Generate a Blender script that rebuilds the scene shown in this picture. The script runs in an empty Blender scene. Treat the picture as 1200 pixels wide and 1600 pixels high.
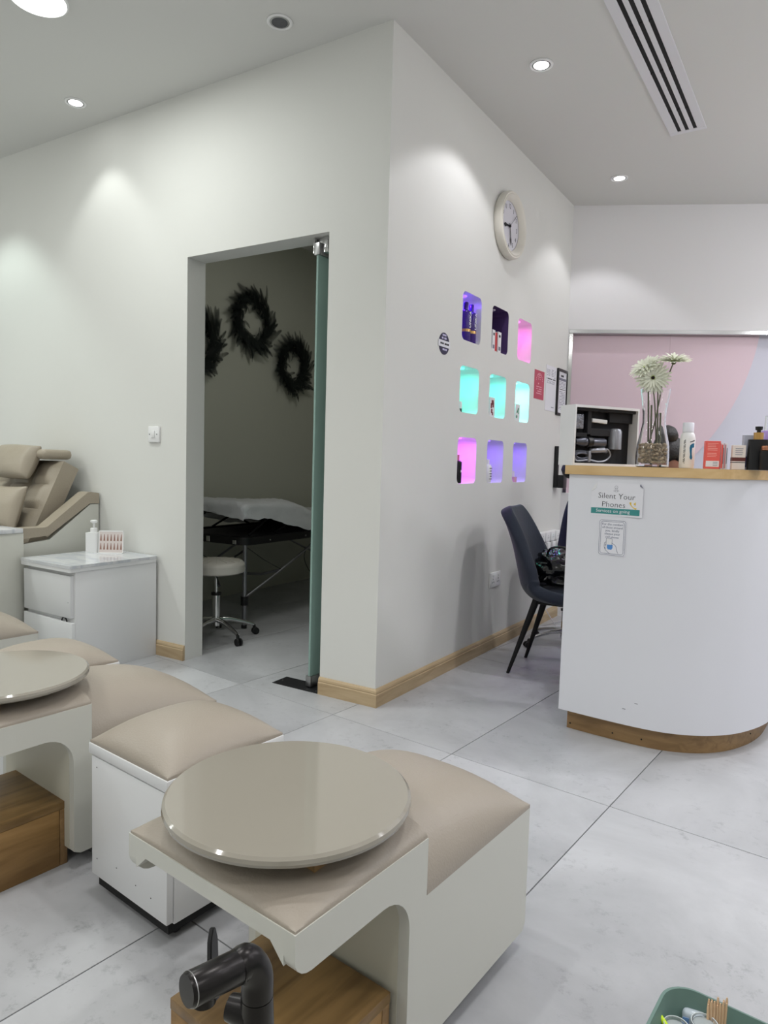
import bpy, bmesh, math, random
from mathutils import Vector, Matrix, noise
D = bpy.data
COL = bpy.context.scene.collection
SC = bpy.context.scene
PI = math.pi
random.seed(7)

# ------------------------------------------------------------------ camera
F_PX, PITCH, ROLL, YAW = 1075.05, 0.07285, 0.02817, -0.54034
CAM = Vector((1.5522, -2.5552, 1.0875))
H = 2.915            # ceiling height
TA = 0.11837         # heading of tile grid and furniture rows
WB = 0.03652         # heading of the niche wall
Fw = Vector((math.sin(YAW)*math.cos(PITCH), math.cos(YAW)*math.cos(PITCH), -math.sin(PITCH)))
R0 = Vector((math.cos(YAW), -math.sin(YAW), 0)); U0 = R0.cross(Fw)
Rv = math.cos(ROLL)*R0 + math.sin(ROLL)*U0
Uv = -math.sin(ROLL)*R0 + math.cos(ROLL)*U0
cd = D.cameras.new('camera'); cam = D.objects.new('camera', cd); COL.objects.link(cam)
cd.sensor_fit = 'HORIZONTAL'; cd.sensor_width = 36; cd.lens = F_PX/1200*36; cd.clip_start = 0.02
M3 = Matrix((Rv, Uv, -Fw)).transposed()
cam.matrix_world = Matrix.Translation(CAM) @ M3.to_4x4()
SC.camera = cam

# ------------------------------------------------------------------ world, exposure
SC.view_settings.view_transform = 'Standard'; SC.view_settings.look = 'None'
SC.view_settings.exposure = -0.25; SC.view_settings.gamma = 1; SC.view_settings.use_curve_mapping = False
w = D.worlds.new('world'); SC.world = w; w.use_nodes = True
w.node_tree.nodes['Background'].inputs[0].default_value = (0.6, 0.62, 0.6, 1)
w.node_tree.nodes['Background'].inputs[1].default_value = 0.05

# ------------------------------------------------------------------ room lights added out of view
def lamp(name, kind, loc, power, color, **kw):
    l = D.lights.new(name, kind); l.energy = power; l.color = color
    for k, v in kw.items(): setattr(l, k, v)
    o = D.objects.new(name, l); COL.objects.link(o); o.location = loc
    return o
NEUTRAL = (1.0, 0.99, 0.97); GREENISH = (0.965, 1.0, 0.965); COOL = (0.965, 0.96, 1.0)
# unseen area lights added at ceiling level for broad general light
PANELS = [(-2.8, -2.4, 16, GREENISH), (-1.6, -4.2, 14, GREENISH), (0.8, -4.2, 14, NEUTRAL), (3.1, -2.4, 12, NEUTRAL), (2.9, 0.6, 16, COOL), (2.9, 2.9, 12, COOL)]
for i, (x, y, p, c) in enumerate(PANELS):
    lamp('panel_light', 'AREA', (x, y, H-0.03), p, c, shape='DISK', size=0.34)
# unseen downlights added outside the frame for more light from overhead
DOWN = [(-1.3, -1.9, GREENISH, 46), (0.2, -1.5, NEUTRAL, 56), (1.5, -1.1, NEUTRAL, 54), (-0.4, -3.0, NEUTRAL, 50), (1.5, -3.0, NEUTRAL, 40), (2.7, -0.8, COOL, 60), (1.9, 0.9, COOL, 92), (1.9, 2.2, COOL, 50), (-2.7, -1.3, GREENISH, 50)]
for x, y, c, p in DOWN:
    lamp('downlight_beam', 'SPOT', (x, y, H-0.02), p, c, spot_size=2.1, spot_blend=0.9, shadow_soft_size=0.06)
# point lights added outside the frame to lift the ceiling and upper walls
for x, y, z, p, c in ((2.75, 1.7, 2.3, 38, COOL), (3.2, -0.8, 2.3, 14, COOL), (0.9, -4.0, 2.3, 14, NEUTRAL), (-3.3, -2.2, 2.2, 22, GREENISH)):
    lamp('globe_light', 'POINT', (x, y, z), p, c, shadow_soft_size=0.14)
# dim unseen light added to brighten the treatment room
lamp('treatment_lamp', 'AREA', (-0.8, 1.3, H-0.05), 7.5, (1.0, 0.99, 0.93), shape='DISK', size=0.5)

# ------------------------------------------------------------------ materials
def lin(c):
    c = c/255.0
    return c/12.92 if c <= 0.04045 else ((c+0.055)/1.055)**2.4
def rgb(r, g, b): return (lin(r), lin(g), lin(b), 1)
MATS = {}
def M(name, col, rough=0.5, metal=0.0, var=0.0, vscale=5.0, bump=0.0, bscale=60.0, trans=0.0, ior=1.45, emit=None, es=0.0, coat=0.0, sheen=0.0, alpha=1.0, coords='Object', detail=4, stretch=None):
    if name in MATS: return MATS[name]
    m = D.materials.new(name); m.use_nodes = True; nt = m.node_tree; b = nt.nodes['Principled BSDF']
    b.inputs['Base Color'].default_value = col; b.inputs['Roughness'].default_value = rough; b.inputs['Metallic'].default_value = metal
    b.inputs['Transmission Weight'].default_value = trans; b.inputs['IOR'].default_value = ior
    b.inputs['Coat Weight'].default_value = coat; b.inputs['Sheen Weight'].default_value = sheen; b.inputs['Alpha'].default_value = alpha
    if emit: b.inputs['Emission Color'].default_value = emit; b.inputs['Emission Strength'].default_value = es
    if var > 0 or bump > 0:
        tc = nt.nodes.new('ShaderNodeTexCoord'); mp = nt.nodes.new('ShaderNodeMapping')
        nt.links.new(tc.outputs[coords], mp.inputs[0])
        if stretch: mp.inputs['Scale'].default_value = stretch
    if var > 0:
        n = nt.nodes.new('ShaderNodeTexNoise'); n.inputs['Scale'].default_value = vscale; n.inputs['Detail'].default_value = detail
        nt.links.new(mp.outputs[0], n.inputs['Vector'])
        mx = nt.nodes.new('ShaderNodeMix'); mx.data_type = 'RGBA'
        mx.inputs[6].default_value = tuple(max(0, v*(1-var)) for v in col[:3])+(1,)
        mx.inputs[7].default_value = tuple(min(1, v*(1+var)) for v in col[:3])+(1,)
        nt.links.new(n.outputs['Fac'], mx.inputs[0]); nt.links.new(mx.outputs[2], b.inputs['Base Color'])
    if bump > 0:
        n2 = nt.nodes.new('ShaderNodeTexNoise'); n2.inputs['Scale'].default_value = bscale; n2.inputs['Detail'].default_value = 5
        nt.links.new(mp.outputs[0], n2.inputs['Vector'])
        bp = nt.nodes.new('ShaderNodeBump'); bp.inputs['Strength'].default_value = bump; bp.inputs['Distance'].default_value = 0.01
        nt.links.new(n2.outputs['Fac'], bp.inputs['Height']); nt.links.new(bp.outputs[0], b.inputs['Normal'])
    MATS[name] = m
    return m
def wood(name, c1, c2, axis='X', scale=9.0, rough=0.45, dist=3.0):
    m = D.materials.new(name); m.use_nodes = True; nt = m.node_tree; b = nt.nodes['Principled BSDF']; b.inputs['Roughness'].default_value = rough
    tc = nt.nodes.new('ShaderNodeTexCoord'); mp = nt.nodes.new('ShaderNodeMapping'); nt.links.new(tc.outputs['Object'], mp.inputs[0])
    s = {'X': (0.12, 1, 1), 'Y': (1, 0.12, 1), 'Z': (1, 1, 0.12)}[axis]; mp.inputs['Scale'].default_value = s
    n = nt.nodes.new('ShaderNodeTexNoise'); n.inputs['Scale'].default_value = scale*4; n.inputs['Detail'].default_value = 7; n.inputs['Distortion'].default_value = dist*0.3
    n2 = nt.nodes.new('ShaderNodeTexNoise'); n2.inputs['Scale'].default_value = scale; n2.inputs['Detail'].default_value = 3
    nt.links.new(mp.outputs[0], n.inputs['Vector']); nt.links.new(mp.outputs[0], n2.inputs['Vector'])
    ad = nt.nodes.new('ShaderNodeMath'); ad.operation = 'MULTIPLY_ADD'; ad.inputs[1].default_value = 0.55
    nt.links.new(n.outputs['Fac'], ad.inputs[0])
    m2 = nt.nodes.new('ShaderNodeMath'); m2.operation = 'MULTIPLY'; m2.inputs[1].default_value = 0.45; nt.links.new(n2.outputs['Fac'], m2.inputs[0])
    nt.links.new(m2.outputs[0], ad.inputs[2])
    cr = nt.nodes.new('ShaderNodeValToRGB'); cr.color_ramp.elements[0].position = 0.36; cr.color_ramp.elements[0].color = c1
    cr.color_ramp.elements[1].position = 0.62; cr.color_ramp.elements[1].color = c2
    nt.links.new(ad.outputs[0], cr.inputs[0]); nt.links.new(cr.outputs[0], b.inputs['Base Color'])
    bp = nt.nodes.new('ShaderNodeBump'); bp.inputs['Strength'].default_value = 0.15; bp.inputs['Distance'].default_value = 0.004
    nt.links.new(ad.outputs[0], bp.inputs['Height']); nt.links.new(bp.outputs[0], b.inputs['Normal'])
    return m
def floor_mat():
    m = D.materials.new('concrete_tile'); m.use_nodes = True; nt = m.node_tree; b = nt.nodes['Principled BSDF']
    geo = nt.nodes.new('ShaderNodeNewGeometry'); oi = nt.nodes.new('ShaderNodeObjectInfo')
    sc = nt.nodes.new('ShaderNodeVectorMath'); sc.operation = 'SCALE'; sc.inputs['Scale'].default_value = 60
    cmb = nt.nodes.new('ShaderNodeCombineXYZ'); nt.links.new(oi.outputs['Random'], cmb.inputs[0]); nt.links.new(oi.outputs['Random'], cmb.inputs[2])
    nt.links.new(cmb.outputs[0], sc.inputs[0])
    ad = nt.nodes.new('ShaderNodeVectorMath'); nt.links.new(geo.outputs['Position'], ad.inputs[0]); nt.links.new(sc.outputs[0], ad.inputs[1])
    n1 = nt.nodes.new('ShaderNodeTexNoise'); n1.inputs['Scale'].default_value = 1.6; n1.inputs['Detail'].default_value = 9; n1.inputs['Roughness'].default_value = 0.62; n1.inputs['Distortion'].default_value = 0.6
    n2 = nt.nodes.new('ShaderNodeTexNoise'); n2.inputs['Scale'].default_value = 28; n2.inputs['Detail'].default_value = 8; n2.inputs['Roughness'].default_value = 0.75
    n3 = nt.nodes.new('ShaderNodeTexNoise'); n3.inputs['Scale'].default_value = 4.5; n3.inputs['Detail'].default_value = 4
    for n in (n1, n2, n3): nt.links.new(ad.outputs[0], n.inputs['Vector'])
    cr = nt.nodes.new('ShaderNodeValToRGB'); e = cr.color_ramp.elements
    e[0].position = 0.30; e[0].color = rgb(158, 159, 162); e[1].position = 0.66; e[1].color = rgb(190, 191, 194)
    nt.links.new(n1.outputs['Fac'], cr.inputs[0])
    c2 = nt.nodes.new('ShaderNodeValToRGB'); e = c2.color_ramp.elements; e[0].position = 0.30; e[0].color = (0.55, 0.55, 0.56, 1); e[1].position = 0.46; e[1].color = (1, 1, 1, 1)
    nt.links.new(n2.outputs['Fac'], c2.inputs[0])
    c3 = nt.nodes.new('ShaderNodeValToRGB'); e = c3.color_ramp.elements; e[0].position = 0.42; e[0].color = (0, 0, 0, 1); e[1].position = 0.62; e[1].color = (0.75, 0.75, 0.75, 1)
    nt.links.new(n3.outputs['Fac'], c3.inputs[0])
    mx = nt.nodes.new('ShaderNodeMix'); mx.data_type = 'RGBA'; mx.blend_type = 'MULTIPLY'
    nt.links.new(c3.outputs[0], mx.inputs[0]); nt.links.new(cr.outputs[0], mx.inputs[6]); nt.links.new(c2.outputs[0], mx.inputs[7])
    nt.links.new(mx.outputs[2], b.inputs['Base Color'])
    rr = nt.nodes.new('ShaderNodeMapRange'); rr.inputs['To Min'].default_value = 0.22; rr.inputs['To Max'].default_value = 0.42
    nt.links.new(n1.outputs['Fac'], rr.inputs['Value']); nt.links.new(rr.outputs[0], b.inputs['Roughness'])
    b.inputs['Specular IOR Level'].default_value = 0.4
    return m
def marble_mat():
    m = D.materials.new('white_marble_glass'); m.use_nodes = True; nt = m.node_tree; b = nt.nodes['Principled BSDF']; b.inputs['Roughness'].default_value = 0.06
    tc = nt.nodes.new('ShaderNodeTexCoord'); mp = nt.nodes.new('ShaderNodeMapping'); mp.inputs['Scale'].default_value = (1.2, 5, 1); mp.inputs['Rotation'].default_value = (0, 0, 0.5)
    n = nt.nodes.new('ShaderNodeTexNoise'); n.inputs['Scale'].default_value = 3; n.inputs['Detail'].default_value = 6; n.inputs['Distortion'].default_value = 1.2
    cr = nt.nodes.new('ShaderNodeValToRGB'); e = cr.color_ramp.elements; e[0].position = 0.4; e[0].color = rgb(192, 196, 202); e[1].position = 0.58; e[1].color = rgb(214, 215, 217)
    nt.links.new(tc.outputs['Object'], mp.inputs[0]); nt.links.new(mp.outputs[0], n.inputs['Vector']); nt.links.new(n.outputs['Fac'], cr.inputs[0]); nt.links.new(cr.outputs[0], b.inputs['Base Color'])
    return m
mWall = M('white_wall_paint', rgb(220, 220, 216), 0.62, var=0.02, vscale=2, bump=0.05, bscale=25)
mCeil = M('ceiling_paint', rgb(214, 214, 211), 0.85)
mWallC = M('back_wall_paint', rgb(224, 223, 224), 0.8)
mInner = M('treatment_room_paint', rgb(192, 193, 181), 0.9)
mFloor = floor_mat()
mGrout = M('dark_grout', rgb(40, 40, 42), 0.9)
mOakB = wood('oak_baseboard', rgb(166, 142, 108), rgb(196, 174, 140), 'X', 7, 0.5)
mPine = wood('pine_counter_top', rgb(196, 160, 108), rgb(222, 192, 142), 'X', 5, 0.4)
mToe = wood('brown_toe_wood', rgb(120, 92, 58), rgb(158, 126, 84), 'X', 9, 0.5)
mStepTop = wood('step_top_wood', rgb(94, 70, 38), rgb(146, 116, 72), 'Y', 6, 0.4)
mStepSide = wood('step_side_wood', rgb(112, 82, 42), rgb(166, 130, 80), 'Y', 6, 0.5)
mCream = M('cream_lacquer', rgb(200, 200, 192), 0.38, var=0.015, vscale=3)
mCreamIn = M('cream_lacquer_inner', rgb(192, 189, 174), 0.5)
mWhiteLam = M('white_laminate', rgb(222, 223, 224), 0.35)
mCounter = M('counter_white_lacquer', rgb(222, 223, 229), 0.35, var=0.01, vscale=2)
mLeather = M('taupe_leather', rgb(158, 149, 137), 0.42, var=0.03, vscale=4, bump=0.12, bscale=220)
mLeatherR = M('recliner_leather', rgb(160, 150, 134), 0.4, var=0.04, vscale=6, bump=0.15, bscale=160)
mDisc = M('greige_gloss_lacquer', rgb(150, 145, 134), 0.09, coat=0.4)
mBlack = M('black_plastic', rgb(22, 22, 24), 0.4)
mBlackM = M('matt_black', rgb(14, 14, 15), 0.7)
mChrome = M('chrome', rgb(215, 215, 215), 0.12, 1.0)
mSteel = M('brushed_steel', rgb(165, 165, 165), 0.35, 1.0)
mGun = M('gunmetal', rgb(44, 42, 42), 0.3, 0.75, var=0.15, vscale=20)
mGlassDoor = M('frosted_green_glass', rgb(146, 174, 166), 0.35, trans=0.1, ior=1.3)
mClear = M('clear_glass', (1, 1, 1, 1), 0.02, trans=1.0, ior=1.45)
mClearPl = M('clear_plastic', (0.96, 0.98, 1, 1), 0.12, trans=0.9, ior=1.3)
mWhitePl = M('white_plastic', rgb(232, 232, 232), 0.3)
mPaper = M('white_paper', rgb(226, 226, 232), 0.7)
mInk = M('black_ink', rgb(30, 30, 36), 0.8)
mInkG = M('grey_ink', rgb(125, 125, 140), 0.8)
mVelvet = M('slate_velvet', rgb(34, 40, 54), 0.85, var=0.3, vscale=9, sheen=0.15, bump=0.1, bscale=90)
mFern = M('dark_fern', rgb(12, 22, 19), 0.7, var=0.3, vscale=30)
mTeal = M('teal_band', rgb(62, 140, 138), 0.6)
mMarble = marble_mat()
mLampOn = M('lamp_lens_lit', (1, 1, 1, 1), 0.5, emit=(1, 1, 0.98, 1), es=14)
mLampBig = M('disc_lamp_lens_lit', (1, 1, 1, 1), 0.5, emit=(0.97, 1, 0.95, 1), es=5)
mLampOff = M('lamp_lens_unlit', rgb(70, 72, 76), 0.35, var=0.4, vscale=60)
mSkin = M('skin', rgb(188, 138, 116), 0.5)
mHair = M('dark_hair', rgb(20, 17, 18), 0.5, bump=0.4, bscale=120)
mNavy = M('navy_cloth', rgb(34, 34, 60), 0.8, var=0.2, vscale=12, bump=0.3, bscale=25)
mTrouser = M('black_cloth', rgb(20, 20, 26), 0.9)

# ------------------------------------------------------------------ helpers
def bm_new(): return bmesh.new()
def finish(name, bm, mat, parent=None, smooth=False, angle=None):
    bmesh.ops.recalc_face_normals(bm, faces=bm.faces)
    me = D.meshes.new(name); bm.to_mesh(me); bm.free()
    if mat is not None:
        for m in (mat if isinstance(mat, (list, tuple)) else [mat]): me.materials.append(m)
    if smooth:
        for p in me.polygons: p.use_smooth = True
        if angle is not None:
            try: me.set_sharp_from_angle(angle=angle)
            except Exception: pass
    o = D.objects.new(name, me); COL.objects.link(o)
    if parent: o.parent = parent
    return o
def add_box(bm, x0, x1, y0, y1, z0, z1, bev=0.0, seg=2):
    t = bmesh.new(); bmesh.ops.create_cube(t, size=1)
    for v in t.verts: v.co = Vector(((x0+x1)/2+v.co.x*(x1-x0), (y0+y1)/2+v.co.y*(y1-y0), (z0+z1)/2+v.co.z*(z1-z0)))
    if bev > 0: bmesh.ops.bevel(t, geom=list(t.edges), offset=bev, segments=seg, affect='EDGES', profile=0.5)
    merge(bm, t)
def merge(bm, t, mat=None, mi=None):
    if mat is not None: bmesh.ops.transform(t, matrix=mat, verts=t.verts)
    me = D.meshes.new('tmp'); t.to_mesh(me); t.free()
    n0 = len(bm.faces); bm.from_mesh(me); D.meshes.remove(me)
    if mi is not None:
        bm.faces.ensure_lookup_table()
        for f in bm.faces[n0:]: f.material_index = mi
def box(name, x0, x1, y0, y1, z0, z1, mat, parent=None, bev=0.0, seg=2):
    bm = bm_new(); add_box(bm, x0, x1, y0, y1, z0, z1, bev, seg)
    return finish(name, bm, mat, parent, smooth=bev > 0, angle=0.6)
def add_tube(bm, pts, rad, n=10, cap=True):
    pts = [Vector(p) for p in pts]; rs = rad if isinstance(rad, (list, tuple)) else [rad]*len(pts)
    rings = []; prev = None
    for i, p in enumerate(pts):
        t = (pts[min(i+1, len(pts)-1)]-pts[max(i-1, 0)]).normalized()
        if prev is None:
            a = Vector((0, 0, 1)) if abs(t.z) < 0.9 else Vector((1, 0, 0)); x = t.cross(a).normalized()
        else:
            x = prev - t*prev.dot(t); x.normalize()
        y = t.cross(x); prev = x
        rings.append([bm.verts.new(p+(x*math.cos(2*PI*k/n)+y*math.sin(2*PI*k/n))*rs[i]) for k in range(n)])
    for a, b in zip(rings, rings[1:]):
        for k in range(n): bm.faces.new((a[k], a[(k+1) % n], b[(k+1) % n], b[k]))
    if cap: bm.faces.new(rings[0]); bm.faces.new(rings[-1][::-1])
def tube(name, pts, rad, mat, parent=None, n=10):
    bm = bm_new(); add_tube(bm, pts, rad, n); return finish(name, bm, mat, parent, True, 0.8)
def add_lathe(bm, prof, c=(0, 0, 0), n=28, closed=False):
    c = Vector(c); rings = []
    for r, z in prof:
        if r < 1e-6: rings.append([bm.verts.new(c+Vector((0, 0, z)))])
        else: rings.append([bm.verts.new(c+Vector((r*math.cos(2*PI*k/n), r*math.sin(2*PI*k/n), z))) for k in range(n)])
    for a, b in zip(rings, rings[1:]):
        for k in range(n):
            k2 = (k+1) % n
            if len(a) == 1 and len(b) == 1: continue
            if len(a) == 1: bm.faces.new((a[0], b[k2], b[k]))
            elif len(b) == 1: bm.faces.new((a[k], a[k2], b[0]))
            else: bm.faces.new((a[k], a[k2], b[k2], b[k]))
    if not closed:
        for r in (rings[0], rings[-1]):
            if len(r) > 2: bm.faces.new(r)
def lathe(name, prof, mat, parent=None, c=(0, 0, 0), n=28, ang=0.7, M4=None, closed=False):
    bm = bm_new(); add_lathe(bm, prof, c, n, closed)
    if M4 is not None: bmesh.ops.transform(bm, matrix=M4, verts=bm.verts)
    return finish(name, bm, mat, parent, True, ang)
def add_prism(bm, poly, axis, a0, a1):
    """poly: 2-D points; axis: extrusion axis. X: (y,z)  Y: (x,z)  Z: (x,y)"""
    def P(p, a):
        return Vector((a, p[0], p[1])) if axis == 'X' else Vector((p[0], a, p[1])) if axis == 'Y' else Vector((p[0], p[1], a))
    A = [bm.verts.new(P(p, a0)) for p in poly]; B = [bm.verts.new(P(p, a1)) for p in poly]; n = len(poly)
    bm.faces.new(A); bm.faces.new(B[::-1])
    for k in range(n): bm.faces.new((A[k], A[(k+1) % n], B[(k+1) % n], B[k]))
def prism(name, poly, axis, a0, a1, mat, parent=None, bev=0.0):
    bm = bm_new(); add_prism(bm, poly, axis, a0, a1)
    if bev > 0:
        bmesh.ops.bevel(bm, geom=[e for e in bm.edges if len(e.link_faces) == 2 and e.calc_face_angle(0) > 0.5], offset=bev, segments=2, affect='EDGES')
    return finish(name, bm, mat, parent, True, 0.5)
def empty(name, loc=(0, 0, 0), rz=0.0, label=None, cat=None, group=None, kind=None):
    o = D.objects.new(name, None); o.empty_display_size = 0.1; COL.objects.link(o); o.location = loc; o.rotation_euler = (0, 0, rz)
    return tag(o, label, cat, group, kind)
def tag(o, label=None, cat=None, group=None, kind=None):
    if label: o['label'] = label
    if cat: o['category'] = cat
    if group: o['group'] = group
    if kind: o['kind'] = kind
    return o
def dup(o, loc=None, rz=None, label=None, group=None, parent=None):
    c = o.copy(); COL.objects.link(c)
    if parent is not None: c.parent = parent
    if loc is not None: c.location = loc
    if rz is not None: c.rotation_euler = (0, 0, rz)
    if label: c['label'] = label
    if group: c['group'] = group
    for ch in list(o.children): dup(ch, parent=c)
    return c
def text_mesh(name, s, size, mat, parent=None, M4=Matrix(), align='CENTER', depth=0.0002, xs=1.0, off=0.0):
    cu = D.curves.new(name, 'FONT'); cu.body = s; cu.size = size; cu.align_x = align; cu.align_y = 'CENTER'; cu.extrude = depth; cu.resolution_u = 2; cu.offset = off
    o = D.objects.new(name, cu); COL.objects.link(o)
    dg = bpy.context.evaluated_depsgraph_get(); dg.update()
    me = D.meshes.new_from_object(o.evaluated_get(dg)); D.objects.remove(o); me.materials.clear(); me.materials.append(mat)
    me.transform(M4 @ Matrix.Diagonal((xs, 1, 1, 1)))
    r = D.objects.new(name, me); COL.objects.link(r)
    if parent: r.parent = parent
    return r
def smooth_closed(pts, n=6):
    out = []; N = len(pts)
    for i in range(N):
        p0, p1, p2, p3 = [Vector(pts[(i+k-1) % N]) for k in range(4)]
        for j in range(n):
            t = j/n; out.append(0.5*((2*p1)+(-p0+p2)*t+(2*p0-5*p1+4*p2-p3)*t*t+(-p0+3*p1-3*p2+p3)*t**3))
    return out
def crom(pts, n=6):
    pts = [Vector(p) for p in pts]; out = []
    for i in range(len(pts)-1):
        p1, p2 = pts[i], pts[i+1]; p0 = pts[i-1] if i else 2*p1-p2; p3 = pts[i+2] if i+2 < len(pts) else 2*p2-p1
        for j in range(n):
            t = j/n; out.append(0.5*((2*p1)+(-p0+p2)*t+(2*p0-5*p1+4*p2-p3)*t*t+(-p0+3*p1-3*p2+p3)*t**3))
    out.append(pts[-1]); return out
def rrect(cx, cy, w, h, r, n=5):
    o = []
    for (sx, sy, a0) in ((1, 1, 0), (-1, 1, PI/2), (-1, -1, PI), (1, -1, 1.5*PI)):
        for k in range(n+1):
            a = a0+PI/2*k/n; o.append((cx+sx*(w/2-r)+r*math.cos(a), cy+sy*(h/2-r)+r*math.sin(a)))
    return o
uD = Vector((math.sin(TA), math.cos(TA), 0)); vD = Vector((math.cos(TA), -math.sin(TA), 0))
def UV(u, v, z=0): return uD*u+vD*v+Vector((0, 0, z))
sD = Vector((math.sin(WB), math.cos(WB), 0)); nD = Vector((math.cos(WB), -math.sin(WB), 0))
def W(s, off=0, z=0): return sD*s+nD*off+Vector((0, 0, z))
# matrix whose local x runs along the niche wall, local y up, local z out of the wall
def wallB_mat(s, z, off=0.0):
    m = Matrix((sD, Vector((0, 0, 1)), nD)).transposed().to_4x4(); m.translation = W(s, off, z); return m

# ================================================================== STRUCTURE
floor = box('floor', -4.2, 4.2, -5.2, 4.6, -0.06, -0.0095, mGrout); tag(floor, kind='structure')
bm = bm_new(); add_box(bm, 0.0016, 0.5984, 0.0016, 1.1984, -0.0094, 0.0, 0.0006, 1); tile0 = finish('tile', bm, mFloor)
U_0, V_0 = -0.1956, 0.5257
first = True
for i in range(-9, 8):
    for j in range(-6, 6):
        c = UV(U_0+1.2*j+0.6, V_0+0.6*i+0.3)
        if not (-3.95 < c.x < 3.95 and -4.9 < c.y < 4.3): continue
        t = tile0 if first else tile0.copy()
        if not first: COL.objects.link(t)
        first = False
        t.location = UV(U_0+1.2*j, V_0+0.6*i); t.rotation_euler = (0, 0, -TA); t.parent = floor
ceil = box('ceiling', -4.2, 4.2, -5.2, 4.6, H, H+0.12, mCeil); tag(ceil, kind='structure')
# wall A: faces the camera, holds the doorway
bm = bm_new()
DX0, DX1, DH, WT = -1.195, -0.305, 2.103, 0.125
wl = [(-4.1, 0), (-4.1, H), (0, H), (0, 0), (DX1, 0), (DX1, DH), (DX0, DH), (DX0, 0)]
A = [bm.verts.new((x, 0, z)) for x, z in wl]; B_ = [bm.verts.new((x, WT, z)) for x, z in wl]
bm.faces.new(A); bm.faces.new(B_[::-1])
for k in range(8): bm.faces.new((A[k], A[(k+1) % 8], B_[(k+1) % 8], B_[k]))
wa = finish('wall_left', bm, mWall); tag(wa, kind='structure')
# wall B: the niche wall, with nine openings
NS = [(0.715, 0.937), (1.078, 1.305), (1.452, 1.674)]; NZ = [(1.728, 1.974), (1.357, 1.598), (0.984, 1.228)]
L_B = 2.40
bm = bm_new()
sg = [0, 0.60, 1.01, 1.38, 1.80, L_B]; zg = [0, 0.86, 1.29, 1.66, 2.10, H]
vc = {}
def gv(a, b):
    if (a, b) not in vc: vc[(a, b)] = bm.verts.new(W(sg[a], 0, zg[b]))
    return vc[(a, b)]
for a in range(5):
    for b in range(5):
        q = [gv(a+1, b+1), gv(a, b+1), gv(a, b), gv(a+1, b)]
        if 1 <= a <= 3 and 1 <= b <= 3:
            s0, s1 = NS[a-1]; z0, z1 = NZ[3-b]
            loop = rrect((s0+s1)/2, (z0+z1)/2, s1-s0, z1-z0, 0.030, 5)
            lv = [bm.verts.new(W(p[0], 0, p[1])) for p in loop]; dv = [bm.verts.new(W(p[0], -0.115, p[1])) for p in loop]
            n = len(lv)
            for c in range(4):
                seg = lv[c*6:c*6+6]
                for k in range(5): bm.faces.new((q[c], seg[k], seg[k+1]))
                nx = lv[(c*6+6) % n]; bm.faces.new((q[c], seg[5], nx, q[(c+1) % 4]))
        else: bm.faces.new(q)
# back and edges so the wall has thickness
bmesh.ops.remove_doubles(bm, verts=bm.verts, dist=1e-6)
add_box(bm, 0, 0, 0, 0, 0, 0) if False else None
bk = [bm.verts.new(p) for p in (W(WT, -0.15, 0), W(L_B, -0.15, 0), W(L_B, -0.15, H), W(WT, -0.15, H))]; bm.faces.new(bk)
me = D.meshes.new('wall_right'); bm.to_mesh(me); bm.free(); me.materials.append(mWall)
wb = D.objects.new('wall_right', me); COL.objects.link(wb); tag(wb, kind='structure')
# niche linings and niche lamps
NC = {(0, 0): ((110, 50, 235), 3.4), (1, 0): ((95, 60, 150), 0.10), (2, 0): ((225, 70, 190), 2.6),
      (0, 1): ((60, 235, 205), 2.8), (1, 1): ((65, 235, 210), 3.0), (2, 1): ((110, 240, 225), 7.0),
      (0, 2): ((200, 80, 240), 4.6), (1, 2): ((115, 70, 215), 2.2), (2, 2): ((110, 70, 220), 2.2)}
mNiche = M('niche_paint', rgb(228, 228, 230), 0.5)
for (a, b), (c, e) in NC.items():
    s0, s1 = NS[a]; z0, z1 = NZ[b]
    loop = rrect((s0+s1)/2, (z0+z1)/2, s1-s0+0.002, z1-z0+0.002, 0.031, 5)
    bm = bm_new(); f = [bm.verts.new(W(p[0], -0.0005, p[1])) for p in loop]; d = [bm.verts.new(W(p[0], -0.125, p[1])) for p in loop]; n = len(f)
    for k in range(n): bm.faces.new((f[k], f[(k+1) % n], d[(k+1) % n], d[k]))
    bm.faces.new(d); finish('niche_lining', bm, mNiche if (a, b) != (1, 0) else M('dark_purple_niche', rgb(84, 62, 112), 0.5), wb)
    ml = M('niche_lamp_%d%d' % (a, b), (0.8, 0.8, 0.8, 1), 0.5, emit=rgb(*c), es=(3 if e > 0.5 else 0.15))
    lo = lathe('niche_lamp', [(0.0, 0), (0.020, 0), (0.024, 0.004), (0.024, 0.006), (0, 0.006)], ml, wb, n=20); lo.location = W((s0+s1)/2, -0.06, z1-0.0065)
    lamp('niche_light', 'AREA', W((s0+s1)/2, -0.06, z1-0.014), e*0.20, tuple(rgb(*c)[:3]), shape='DISK', size=0.04)
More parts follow.
